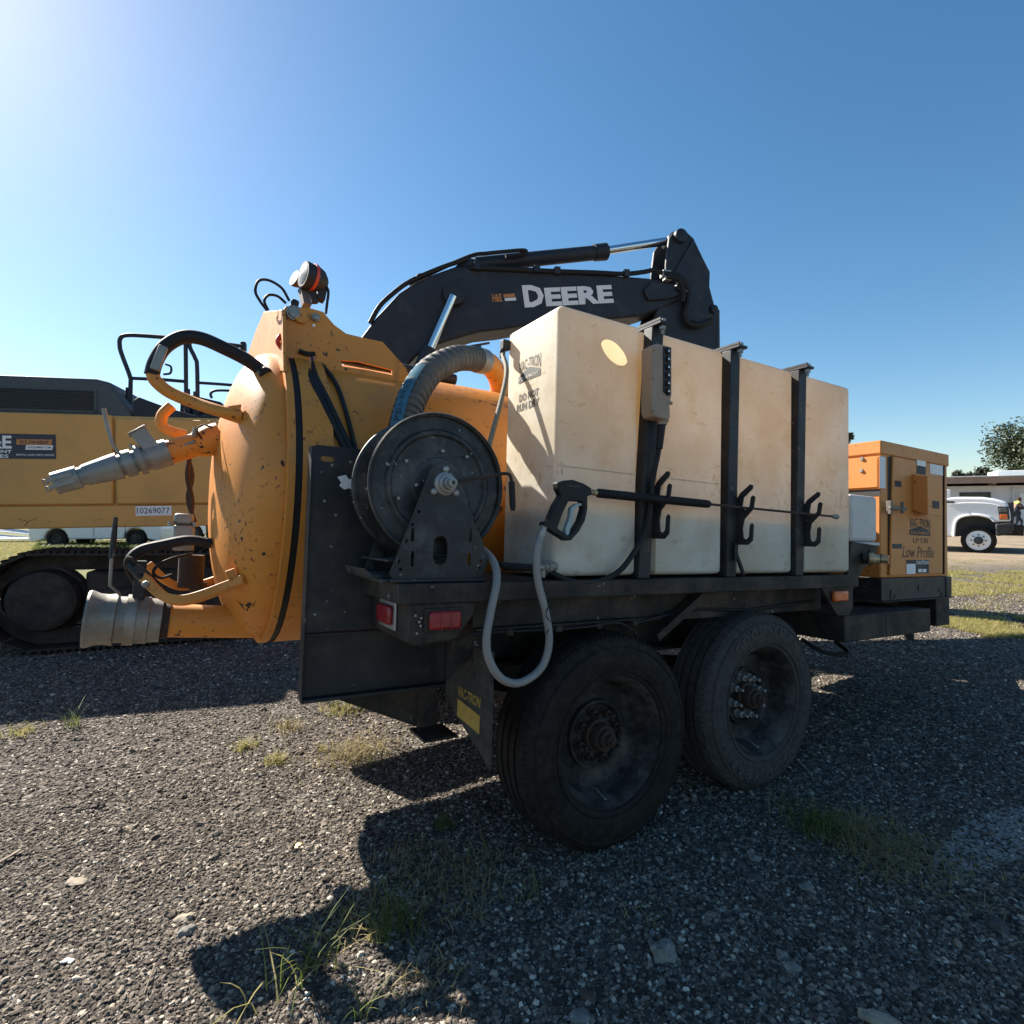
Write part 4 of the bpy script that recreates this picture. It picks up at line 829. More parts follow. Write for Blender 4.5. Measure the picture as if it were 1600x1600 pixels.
# stick and bucket
yk0, yk1 = yb0+.02, yb1-.02
so = PE(yk0,(1046,372),(1052,363),(1063,359),(1073,362),(1084,372),(1109,425),(1109,448),(1119,486),(1119,495),(1117,545),(1120,640),(1100,740),(1080,742),(1040,560),(1024,490),(1030,478),(1060,468),(1068,452),(1055,432),(1041,428),(1041,412))
stk = ex.part('stick', MB().prism(so, 'y', yk0, yk0+.06), EXD, bev=.015)
ex.part('stick_cheek', MB().prism(so, 'y', yk1-.06, yk1), EXD, stk, bev=.015)
ex.part('stick_core', MB().prism(PE(yk0,(1078,385),(1107,426),(1107,448),(1117,486),(1116,545),(1118,640),(1100,735),(1084,735),(1046,560),(1030,492),(1036,480),(1064,470),(1070,450)), 'y', yk0+.06, yk1-.06), EXD, stk)
ex.part('stick_side_plate', MB().prism(PE(yk0-.03,(1083,374),(1109,425),(1107,500),(1096,506),(1076,500),(1070,478),(1080,455),(1062,430),(1052,428)), 'y', yk0-.035, yk0), EXD, stk, bev=.006)
ex.part('stick_pin', MB().lathe([(0,.11),(.06,.10),(.07,.05)], E(1062,370,'y',yk0), -Y, 18), EXD, stk)
ex.part('stick_pin', MB().lathe([(0,.06),(.06,.055)], E(1059,450,'y',yk0-.05), -Y, 14), EXD, stk)
ex.part('stick_pin', MB().lathe([(0,.07),(.05,.06),(.06,.02)], E(1114,484,'y',yk0), -Y, 14), EXD, stk)
ex.part('bucket_cylinder', MB().cyl(E(1115,486,'y',yc), E(1116,600,'y',yc), .09, 14), EXD, stk)
ex.part('bucket', MB().prism(PE(yk0-.3,(1075,735),(1120,730),(1150,800),(1130,870),(1060,880),(1030,850),(1070,840)), 'y', yk0-.3, yk1+.3), EXD, bev=.03)
# running gear
FK = frame((-4.13, 4.83, 0), 22)
KM = (FX.M @ Matrix.Translation(ex.b)).inverted()
def track(off_x, off_y, detail):
    M = KM @ FK.M @ Matrix.Translation((off_x, off_y, 0))
    x0, x1, r, zc = .06, 3.75, .395, .455
    def path(s_):
        st = x1-x0; ar = PI*r; per = 2*st+2*ar; s_ %= per
        if s_ < st: return V((x0+s_, 0, zc-r)), PI      # bottom
        s_ -= st
        if s_ < ar: a_ = -PI/2+s_/r; return V((x1+r*math.cos(a_),0,zc+r*math.sin(a_))), PI/2-(a_)+PI/2+0
        s_ -= ar
        if s_ < st: return V((x1-s_, 0, zc+r-.035*math.sin(PI*s_/st))), 0
        s_ -= st; a_ = PI/2+s_/r; return V((x0+r*math.cos(a_),0,zc+r*math.sin(a_))), 0
    per = 2*(x1-x0)+2*PI*r; n = 56; p_ = per/n
    def nrm(s_):
        a, b = path(s_-.02)[0], path(s_+.02)[0]; t = (b-a).normalized(); return path(s_)[0], t
    ln = MB()
    pts = [path(per*i/80)[0] for i in range(80)]
    inner = []
    for q in pts:
        cx = min(max(q.x, x0), x1); d = V((q.x-cx,0,q.z-zc)); inner.append((q.x-d.x*.0, q.z))
    for yy in (.18, .36):
        o1 = [(q[0], q[1]) for q in inner]; c_ = [(x0+(q[0]-x0)*.985+.03, zc+(q[1]-zc)*.66) for q in inner]
        b0 = len(ln.v); N = len(o1)
        for h in (yy, yy+.06): ln.v += [V((q[0],h,q[1])) for q in o1]+[V((q[0],h,q[1])) for q in c_]
        for i in range(N):
            j = (i+1) % N
            ln.f += [(b0+i,b0+j,b0+N+j,b0+N+i),(b0+2*N+i,b0+2*N+j,b0+3*N+j,b0+3*N+i),(b0+N+i,b0+N+j,b0+3*N+j,b0+3*N+i)]
    def sub(name, mb, m, par, bev=0):
        me = mb.mesh(name); me.materials.append(m); o = bpy.data.objects.new(name, me); COL.objects.link(o); o.parent = par
        if bev:
            q = o.modifiers.new('bevel','BEVEL'); q.width = bev; q.segments = 2; q.limit_method = 'ANGLE'
        return o
    tk = sub('track', ln, TRK, ex.o); tk.matrix_local = M
    sh0 = None
    for i in range(n):
        q, t = nrm(per*i/n); rot = math.atan2(-t.z, t.x)
        if sh0 is None:
            sm_ = MB().box((-p_*.49,0,-.028),(p_*.49,.60,-.008))
            for k in (-.42,-.05,.32): sm_.box((p_*k,0,-.052),(p_*k+.02,.60,-.028))
            sh0 = sub('track_shoe', sm_, TRK, tk); o = sh0
        else: o = sh0.copy(); COL.objects.link(o)
        o.location = q; o.rotation_euler = (0, rot, 0)
    sub('track_frame', MB().box((x0+.30,.10,.20),(x1-.35,.50,.70)).box((x0+.45,.02,.27),(x1-.5,.10,.55)), TRK, tk, .03)
    sub('drive_sprocket', MB().lathe([(.02,.10),(.0,.20),(.02,.255),(.06,.27),(.16,.27),(.18,.31),(.24,.31),(.26,.2),(.3,.2)], (x0,.02,zc), Y, 36), TRK, tk)
    sub('idler', MB().lathe([(.14,.05),(.14,.12),(.18,.16),(.16,.30),(.36,.30),(.36,.1)], (x1,0,zc), Y, 36), TRK, tk)
    for i in range(7):
        sub('track_roller', MB().cyl((x0+.65+i*.42,.12,.19),(x0+.65+i*.42,.48,.19),.10,16), TRK, tk)
    for i in range(2): sub('carrier_roller', MB().cyl((x0+1.2+i*1.3,.12,.70),(x0+1.2+i*1.3,.48,.70),.07,14), TRK, tk)
    sub('guard_bar', MB().tube([(x0+.02,.01,zc+.30),(x0+.16,.005,zc+.28),(x0+.30,.005,zc+.17)],.012,8,sm=5), TRK, tk)
track(0, 0, 1); track(1.75, 2.3, 0)
ex.part('under_frame', MB().box((1.2,.7,.45),(3.2,2.1,.85)), TRK, bev=.03)

# ------------------------------------------------------------------ white cars beyond the excavator
def car(px_u, d, deg, label, flip=1):
    f = frame(((px_u-800)/FPX*d, d, 0), deg)
    c = Thing('parked_car', label, 'car', f, (0,0,0), 'white cars parked beyond the excavator')
    sd = [(-2.05,.35),(-2.1,.62),(-1.95,.80),(-1.0,.93),(-.35,1.36),(.85,1.38),(1.55,1.0),(2.1,.92),(2.18,.60),(2.12,.32)]
    arch = lambda cx: [(cx+.38*math.cos(PI*k/8), .31+.38*math.sin(PI*k/8)) for k in range(9)]
    out = [(-2.05,.20)]+sd[1:9]+[(2.12,.20)]+arch(1.30)+arch(-1.22)
    b_ = c.part('body', MB().prism([(flip*x, z) for x, z in out], 'y', -.85, .85), CARW, bev=.05)
    c.part('side_window', MB().prism([(flip*x, z) for x, z in ((-.85,.97),(-.30,1.30),(.80,1.31),(1.30,1.0))], 'y', -.853, .853), GLASS, b_)
    c.part('door_seam', MB().box((-.02,-.856,.40),(-.005,-.84,.95)).box((.98,-.856,.45),(.995,-.84,.95)), PRINT, b_)
    c.part('door_handle', MB().box((.70*flip-.06,-.875,.80),(.70*flip+.06,-.85,.83)), CARW, b_, bev=.006)
    c.part('mirror', MB().box((-.80*flip-.08,-1.0,.93),(-.80*flip+.08,-.84,1.06)), CARW, b_, bev=.03)
    c.part('headlight', MB().box((-2.07*flip-.03,-.80,.60),(-2.07*flip+.03,-.45,.74)), GLASS, b_, bev=.02)
    for cx in (1.30,-1.22):
        for y0, s_ in ((-.84,1),(.84,-1)):
            w_ = c.part('wheel', MB().lathe([(.02,.03),(.01,.10),(.03,.19),(.05,.20)], (flip*cx,y0,.32), Y*s_, 20), RIMM)
            c.part('tyre', MB().lathe([(.03,.20),(.0,.23),(.01,.30),(.04,.32),(.18,.32),(.2,.28)], (flip*cx,y0,.32), Y*s_, 28, caps=False), TYRE, w_)
    return c
car(171, 20.0, 6, 'white car seen under the excavator, its nose stripped and pointing left')
car(292, 24.5, -14, 'second white car, partly hidden behind the first one and the orange drain valve', -1)
f = frame((-21.0, 23.5, 0), 10); sp = Thing('sheet_pile', 'heap of long white sheet panels lying on the grass left of the white car', 'scrap heap', f)
for i, (x0, y0, z0, L_, w_, tz, ty) in enumerate(((-2,0,.16,6.5,.8,.05,.10),(-1.6,.3,.34,5.6,.8,-.04,.12),(-2.4,.5,.52,4.6,.9,.08,.14),(-.5,-.5,.08,5.2,.5,.0,.02),(-2.2,.9,.75,3.4,.9,-.1,.13),(3.0,.9,.5,1.6,1.2,.3,.25))):
    M = Matrix.Translation((x0+L_*.3, y0, z0+.05)) @ Matrix.Rotation(tz, 4, 'Z') @ Matrix.Rotation(ty, 4, 'Y')
    sp.part('sheet_panel', MB().box((-L_/2,-w_/2,-.02),(L_/2,w_/2,.02),M).box((-L_/2,-.03,.02),(L_/2,.03,.06),M), CARW, bev=.008)

# ------------------------------------------------------------------ white truck at the right
c40 = 40.0
FTR = frame((13.5, 16.3, 0), -c40); T = FTR.at
tk = Thing('work_truck', 'white medium duty truck parked nose right beside the orange power unit', 'truck', FTR, (-1.5,1.0,0))
archp = [(1553,815.5),(1550,812.5),(1544,808.8),(1527.5,805.5),(1509.5,806.5),(1497.5,811),(1492,820),(1490,839)]
hood = P2f(FTR,'y',0,(1460,776),(1481,777),(1494,776.3),(1535,776.5),(1553,778.8),(1565,781.8),(1575,785),(1579,800),(1580.5,815.5),*archp,(1460,839))
hb_ = tk.part('hood', MB().prism(hood, 'y', 0, 2.1), TRUCKW, bev=.07, seg=3)
tk.part('hood_crease', MB().tube([T(u,v,'y',-.005) for u, v in ((1482,788),(1510,786),(1545,787),(1562,791))], .014, 6, sm=5), TRUCKW, hb_)
tk.part('fender_flare', MB().tube([T(u,v-1.0,'y',-.01) for u, v in archp], .035, 8, sm=4), TRUCKW, hb_)
tk.part('wheel_well', MB().prism([(q[0],q[1]) for q in P2f(FTR,'y',.02,*archp)]+[(.5,.6)], 'y', .35, 1.75), PRINT, hb_)
tk.part('headlight', MB().prism(P2f(FTR,'y',-.01,(1559,791.5),(1576,791.5),(1578,812),(1561.5,812)), 'y', -.012, .3), GLASS, hb_, bev=.01)
tk.part('lamp_unit', MB().prism(P2f(FTR,'y',-.02,(1561,794),(1573,793.5),(1574,800),(1562,800)), 'y', -.022, .1), LENS, hb_, bev=.01)
tk.part('lamp_unit', MB().prism(P2f(FTR,'y',-.02,(1562,804),(1574,803.5),(1575,811),(1562.5,811)), 'y', -.022, .1), AMBER, hb_, bev=.01)
gx = T(1577,800,'y',0).x
tk.part('grille', MB().box((gx-.08,.05,.70),(gx+.10,2.05,1.52)), PRINT, hb_, bev=.03)
tk.part('bumper', MB().prism(P2f(FTR,'y',-.05,(1554,818),(1583,816),(1582,835),(1556,838)), 'y', -.05, 2.15), BLACK, bev=.05)
tk.part('badge', MB().cbox(T(1484,784.5,'y',-.01), (.22,.01,.05)), PRINT, hb_)
cx0 = T(1481,800,'y',0).x
cb = tk.part('cab', MB().prism([(cx0+.02,.55),(cx0+.02,1.72),(cx0-.55,2.45),(cx0-2.3,2.45),(cx0-2.35,.55)], 'y', .02, 2.08), TRUCKW, bev=.08)
tk.part('side_window', MB().prism([(cx0-.25,1.70),(cx0-.62,2.3),(cx0-2.1,2.3),(cx0-2.1,1.70)], 'y', .005, .03), GLASS, cb)
tk.part('windscreen', MB().bar((cx0-.02,1.05,1.78),(cx0-.53,1.05,2.40),1.8,.03,up=(1,0,0)), GLASS, cb)
tk.part('mirror', MB().cbox(T(1480,771,'y',-.25), (.16,.22,.22)).bar(T(1478,777,'y',-.2),T(1476,780,'y',.02),.03,.03), TRUCKW, cb, bev=.03)
tk.part('step', MB().box((cx0-1.6,-.02,.42),(cx0-.15,.2,.50)), BLACK, cb)
tk.part('chassis', MB().box((cx0-7,.6,.55),(1.0,.75,.85)).box((cx0-7,1.35,.55),(1.0,1.5,.85)), FRAME)
tk.part('truck_bed', MB().box((cx0-6.6,.0,.95),(cx0-2.5,2.1,1.10)), BLACK)
for wx_ in (0, -4.6):
    for y0, s_ in ((.03,1),(2.07,-1)):
        w_ = tk.part('wheel', MB().lathe([(-.03,.09),(.0,.105),(.02,.13),(.03,.235),(.01,.27),(.03,.285),(.06,.285)], (wx_,y0,.41), Y*s_, 36), TRUCKW)
        tk.part('hub', MB().lathe([(-.05,.07),(-.035,.105),(.0,.11)], (wx_,y0,.41), Y*s_, 24), PRINT, w_)
        tk.part('tyre', MB().lathe([(.05,.28),(.01,.31),(.0,.35),(.03,.395),(.06,.41),(.20,.41),(.24,.37),(.23,.3)], (wx_,y0,.41), Y*s_, 40, caps=False), TYRE, w_)
        for k in range(8):
            a_ = 2*PI*k/8; tk.part('lug_nut', MB().lathe([(.0,.022),(.03,.02)], (wx_+.165*math.cos(a_), y0+.01*s_, .41+.165*math.sin(a_)), -Y*s_, 6), PRINT, w_)

# ------------------------------------------------------------------ low building
FB = frame((25.2, 30, .28), -26.57); B = FB.at
WALL = mat('white_wall', (.62,.64,.67), .7, var=.08, vscale=1, dirt=(.4,.38,.35), dirt_amt=.3, dscale=1.2)
FASC = mat('tan_fascia', (.30,.20,.15), .7, var=.15, vscale=1.5, dirt=(.4,.32,.26), dirt_amt=.3, dscale=1)
bl_ = Thing('low_building', 'low white building with brown fascia, behind the white truck', 'building', FB)
zt0, zt1 = B(1540,745,'y',-.9).z, B(1540,755,'y',-.9).z; zw = B(1540,762,'y',0).z
bl_.part('wall', MB().box((-9,0,-.3),(14,7,zw+.1)), WALL)
bl_.part('fascia', MB().box((-9.4,-.95,zt1),(14.4,-.85,zt0)), FASC, bev=.01)
bl_.part('soffit', MB().box((-9.4,-.85,zt1+.06),(14.4,7.5,zt0-.02)), FASC)
bl_.part('roof', MB().box((-9.6,-1.0,zt0),(14.6,7.8,zt0+.05)), WALL, bev=.01)
q0, q1 = B(1502,777,'y',-.02), B(1545,771,'y',-.02)
bl_.part('window', MB().box((q0.x,-.05,q0.z-.9),(q1.x,.02,q1.z)), GLASS)
bl_.part('window_frame', MB().box((q0.x-.07,-.06,q1.z),(q1.x+.07,.02,q1.z+.07)).box((q0.x-.07,-.06,q0.z-.9),(q0.x,.02,q1.z)).box((q1.x,-.06,q0.z-.9),(q1.x+.07,.02,q1.z)), PRINT)
q0 = B(1593,828,'y',-.05)
bl_.part('door', MB().box((q0.x,-.06,.0),(q0.x+1.1,.02,zw-.3)), WHITE, bev=.01)
bl_.part('downpipe', MB().cyl((q0.x-.25,-.08,0),(q0.x-.25,-.08,zw),.05,10), WALL)
q0, q1 = B(1556,743,'y',1.5), B(1700,738,'y',1.5)
bl_.part('roof_sheet', MB().box((q0.x,1.2,zt0+.05),(q1.x,3.0,zt0+.42)), WHITE, bev=.02)
for x_ in (-6,-3.2,.2,3.4,6.3): bl_.part('rafter', MB().box((x_-.06,-.84,zt1-.06),(x_+.06,0,zt1+.05)), FASC)
#--P5--
# ------------------------------------------------------------------ person walking by the building
SKIN = mat('skin', (.30,.16,.10), .55); NAVYC = mat('navy_cloth', (.022,.026,.04), .8, var=.2); PANTS = mat('dark_trousers', (.03,.034,.05), .85, var=.2); HIVIS = mat('hi_vis_yellow', (.36,.40,.09), .7); HAIR = mat('brown_hair', (.05,.025,.015), .7)
FP = frame((25.05, 28.0, .23), -20)
pe_ = Thing('person', 'person in dark work clothes with yellow shoulders, walking right beside the building', 'person', FP)
def skin(name, vs_, es, rs, m, par, root=0):
    me = bpy.data.meshes.new(name); me.from_pydata([V(p) for p in vs_], es, []); me.materials.append(m)
    o = bpy.data.objects.new(name, me); COL.objects.link(o); o.parent = par
    sk_ = o.modifiers.new('skin', 'SKIN')
    for i, r in enumerate(rs):
        d = me.skin_vertices[0].data[i]; d.radius = (r, r) if isinstance(r, float) else r; d.use_root = (i == root)
    s_ = o.modifiers.new('sub', 'SUBSURF'); s_.levels = 2; s_.render_levels = 2
    return o
J = dict(pel=(0,0,.93), che=(.05,0,1.28), nec=(.10,0,1.47), hea=(.13,0,1.56), top=(.14,0,1.70), face=(.21,0,1.60),
 ls=(.06,.19,1.40), le=(.18,.24,1.15), lh=(.42,.18,1.22), rs=(.06,-.19,1.40), re=(.22,-.25,1.16), rh=(.46,-.18,1.25),
 lhip=(0,.10,.90), lk=(.28,.11,.55), la=(.16,.11,.10), lt=(.34,.11,.05), rhip=(0,-.10,.90), rk=(-.02,-.11,.48), ra=(-.32,-.11,.14), rt=(-.18,-.12,.04))
nm = list(J); ix = {k: i for i, k in enumerate(nm)}
ed = [('pel','che'),('che','nec'),('nec','hea'),('hea','top'),('hea','face'),('che','ls'),('ls','le'),('le','lh'),('che','rs'),('rs','re'),('re','rh'),('pel','lhip'),('lhip','lk'),('lk','la'),('la','lt'),('pel','rhip'),('rhip','rk'),('rk','ra'),('ra','rt')]
rd = dict(pel=.13, che=.15, nec=.055, hea=.085, top=.08, face=.045, ls=.07, le=.045, lh=.04, rs=.07, re=.045, rh=.04, lhip=.09, lk=.06, la=.045, lt=.035, rhip=.09, rk=.06, ra=.045, rt=.035)
bd = skin('body', [J[k] for k in nm], [(ix[a], ix[b]) for a, b in ed], [float(rd[k]) for k in nm], SKIN, pe_.o)
def sub_skin(name, keys, m, grow, par):
    iz = {k: i for i, k in enumerate(keys)}
    return skin(name, [J[k] for k in keys], [(iz[a], iz[b]) for a, b in ed if a in iz and b in iz], [float(rd[k]+grow) for k in keys], m, par)
sub_skin('jacket', ['pel','che','ls','le','rs','re','lh','rh'], NAVYC, .018, bd)
sub_skin('trousers', ['pel','lhip','lk','la','rhip','rk','ra'], PANTS, .016, bd)
sub_skin('boot', ['la','lt'], RUBBER, .014, bd); sub_skin('boot', ['ra','rt'], RUBBER, .014, bd)
pe_.part('shoulder_yoke', MB().tube([(.04,-.22,1.40),(.05,-.1,1.47),(.05,.1,1.47),(.04,.22,1.40)], .085, 12, sm=4), HIVIS, bd)
pe_.part('sleeve_band', MB().cyl((.26,-.25,1.17),(.34,-.22,1.20),.072,12), HIVIS, bd)
pe_.part('hair', MB().lathe([(-.06,.088),(.0,.092),(.05,.080),(.075,.045),(.08,0)], (.125,0,1.67), (-.2,0,1), 16), HAIR, bd)

# ------------------------------------------------------------------ trees
LEAF = mat('leaf_green', (.045,.065,.025), .6, var=.35, vscale=.8); LEAFD = mat('leaf_dark', (.030,.045,.022), .6, var=.35, vscale=.8); BARK = mat('bark', (.10,.075,.055), .9, var=.3)
def leaf_cloud(rg, clumps, n, size):
    mb = MB()
    for (c, r) in clumps:
        for i in range(n):
            d = V((rg.gauss(0,1),rg.gauss(0,1),rg.gauss(0,1))).normalized()*r*rg.random()**.4
            p = V(c)+V((d.x,d.y,d.z*.8)); a_ = V((rg.uniform(-1,1),rg.uniform(-1,1),rg.uniform(-.5,.8))).normalized(); b_ = a_.orthogonal().normalized(); b_ = (Matrix.Rotation(rg.uniform(0,6.3),3,a_) @ b_)
            s_ = size*rg.uniform(.6,1.3); mb.add([p, p+a_*s_*.5+b_*s_*.22, p+a_*s_, p+a_*s_*.5-b_*s_*.22], [(0,1,2,3)])
    return mb
def tree(u, d, vtop, rad, label, n, size, nc, m, seed, group=None, sq=.85):
    rg = random.Random(seed); x = (u-800)/FPX*d; h = CAM_H-(vtop-800)/FPX*d; r = rad/FPX*d
    t = Thing('tree', label, 'tree', Fr(Matrix.Translation((x, d, 0))), (0,0,0), group)
    hc = h-r*sq
    trunk = MB().tube([(0,0,-.1),(.05*r,0,hc*.5),(0,.05*r,hc+.3*r)], .1, 8, sm=4, rr=[max(.03,.045*h*(1-.75*i/8)) for i in range(9)])
    cl = []
    for i in range(nc):
        dd = V((rg.gauss(0,1),rg.gauss(0,1),rg.gauss(0,.9))).normalized()*r*rg.uniform(.35,.88); c = V((0,0,hc))+V((dd.x,dd.y,dd.z*sq)); cl.append((c, r*rg.uniform(.14,.30)))
        trunk.tube([V((0,0,hc*.55+rg.random()*r*.5)), (V((0,0,hc*.7))+c)*.5+V((0,0,.1*r)), c], .02*h, 5, sm=2, rr=[.014*h,.011*h,.008*h,.006*h,.004*h])
    t.part('trunk', trunk, BARK); t.part('crown', leaf_cloud(rg, cl, n, size), m, smooth=0)
tree(1632, 52, 640, 82, 'loose leafed tree above the building roof at the right edge', 150, .30, 85, LEAF, 3, sq=.75)
tree(1496, 56, 732, 11, 'small round treetop just above the roof beside the power unit', 60, .22, 16, LEAFD, 5)
tree(1534, 57, 730, 25, 'wider dark treetop above the middle of the roof', 70, .28, 26, LEAFD, 6, sq=.6)
tree(1322, 44, 672, 13, 'treetop peeping out between the cream tank and the power unit', 60, .25, 18, LEAFD, 9)
rg = random.Random(21); cl = []
for i in range(260):
    a_ = math.radians(rg.uniform(-72, 35)); d = rg.uniform(75, 100); cl.append((V((d*math.sin(a_), d*math.cos(a_), rg.uniform(.3, 3.6))), rg.uniform(1.2, 2.2)))
single('distant_tree_line', 'low dark line of far trees along the horizon behind the yard', 'trees', leaf_cloud(rg, cl, 70, .8), LEAFD, smooth=0, kind='stuff')

# ------------------------------------------------------------------ ground
def smooth(a, b, x): t = min(1, max(0, (x-a)/(b-a))); return t*t*(3-2*t)
def gz(x, y): return .28*smooth(18, 30, math.hypot(x, y))*smooth(2, 10, x)
def axis(v): return sorted(set([-v_ for v_ in v]+v))
gx_ = axis([0,.5,1,1.5,2,2.5,3,4,5,6,7,8,10,12,14,16,18,20,22,24,26,28,30,34,40,50,70,100,200,600,1500])
gyv = [-1500,-400,-100,-30,-10,-5,-2,0]+[v for v in gx_ if v > 0]
gm = MB(); nx = len(gx_)
gm.v = [V((x, y, gz(x, y))) for y in gyv for x in gx_]
gm.f = [(j*nx+i, j*nx+i+1, (j+1)*nx+i+1, (j+1)*nx+i) for j in range(len(gyv)-1) for i in range(nx-1)]
def ground_mat():
    m = bpy.data.materials.new('gravel_ground'); m.use_nodes = True; nt = m.node_tree; N = nt.nodes; L = nt.links; b = N['Principled BSDF']; b.inputs['Roughness'].default_value = .95; b.inputs['Specular IOR Level'].default_value = .2
    geo = N.new('ShaderNodeNewGeometry')
    def noise(sc, det=6):
        n = N.new('ShaderNodeTexNoise'); n.inputs['Scale'].default_value = sc; n.inputs['Detail'].default_value = det; n.inputs['Roughness'].default_value = .65; L.new(geo.outputs['Position'], n.inputs['Vector']); return n.outputs['Fac']
    def rng(f, a, c, lo=0, hi=1):
        r = N.new('ShaderNodeMapRange'); r.inputs['From Min'].default_value = a; r.inputs['From Max'].default_value = c; r.inputs['To Min'].default_value = lo; r.inputs['To Max'].default_value = hi; L.new(f, r.inputs['Value']); return r.outputs[0]
    def mix(f, a, c):
        x = N.new('ShaderNodeMix'); x.data_type = 'RGBA'; L.new(f, x.inputs['Factor'])
        for k, v_ in (('A', a), ('B', c)):
            if isinstance(v_, tuple): x.inputs[k].default_value = (*v_, 1)
            else: L.new(v_, x.inputs[k])
        return x.outputs['Result']
    def mul(a, c):
        x = N.new('ShaderNodeMath'); x.operation = 'MULTIPLY'; L.new(a, x.inputs[0])
        if isinstance(c, float): x.inputs[1].default_value = c
        else: L.new(c, x.inputs[1])
        return x.outputs[0]
    vo = N.new('ShaderNodeTexVoronoi'); vo.inputs['Scale'].default_value = 75; L.new(geo.outputs['Position'], vo.inputs['Vector'])
    sep = N.new('ShaderNodeSeparateColor'); L.new(vo.outputs['Color'], sep.inputs[0])
    cr = N.new('ShaderNodeValToRGB'); e = cr.color_ramp.elements; e[0].position = 0; e[0].color = (.040,.034,.029,1); e[1].position = .93; e[1].color = (.19,.162,.135,1)
    x = e.new(.6); x.color = (.095,.084,.074,1); x = e.new(.97); x.color = (.42,.39,.35,1)
    L.new(sep.outputs[0], cr.inputs[0]); g = cr.outputs[0]
    g = mix(mul(rng(noise(1.1, 7), .5, .75), .4), g, (.15,.13,.11))
    px = N.new('ShaderNodeSeparateXYZ'); L.new(geo.outputs['Position'], px.inputs[0])
    far = mul(rng(px.outputs[1], 12.0, 14.5), rng(px.outputs[0], -6, 2))                    # packed tan yard beyond the gravel
    tan = mix(rng(noise(1.3, 6), .35, .65), (.30,.235,.165), (.21,.165,.12))
    g = mix(far, g, tan)
    g = mix(mul(mul(rng(px.outputs[0], -3, -6), rng(px.outputs[1], 7.5, 9.5)), rng(noise(1.5, 6), .25, .5)), g, (.15,.15,.055))
    gd = mul(rng(noise(.10, 5), .47, .60), rng(px.outputs[1], 22, 40)); g = mix(gd, g, (.10,.10,.05))
    L.new(g, b.inputs['Base Color'])
    h = N.new('ShaderNodeMath'); h.operation = 'MULTIPLY_ADD'; L.new(vo.outputs['Distance'], h.inputs[0]); h.inputs[1].default_value = -.9; L.new(noise(160, 4), h.inputs[2])
    bu = N.new('ShaderNodeBump'); bu.inputs['Strength'].default_value = .9; bu.inputs['Distance'].default_value = .008; L.new(h.outputs[0], bu.inputs['Height']); L.new(bu.outputs[0], b.inputs['Normal'])
    return m
gme = gm.mesh('ground'); gme.materials.append(ground_mat()); go = bpy.data.objects.new('ground', gme); COL.objects.link(go); go['kind'] = 'structure'; go['label'] = 'dark gravel yard turning to tan dirt further off'
def stone_mat():
    m = bpy.data.materials.new('gravel_stone'); m.use_nodes = True; nt = m.node_tree; N = nt.nodes; L = nt.links; b = N['Principled BSDF']; b.inputs['Roughness'].default_value = .85; b.inputs['Specular IOR Level'].default_value = .3
    oi = N.new('ShaderNodeObjectInfo'); cr = N.new('ShaderNodeValToRGB'); e = cr.color_ramp.elements
    e[0].position = 0; e[0].color = (.030,.024,.019,1); e[1].position = 1; e[1].color = (.64,.57,.47,1)
    for p, c in ((.35,(.085,.068,.053)),(.75,(.175,.144,.114)),(.93,(.27,.226,.18)),(.98,(.43,.375,.30))):
        x = e.new(p); x.color = (*c, 1)
    L.new(oi.outputs['Random'], cr.inputs[0]); L.new(cr.outputs[0], b.inputs['Base Color']); return m
STONE = stone_mat()
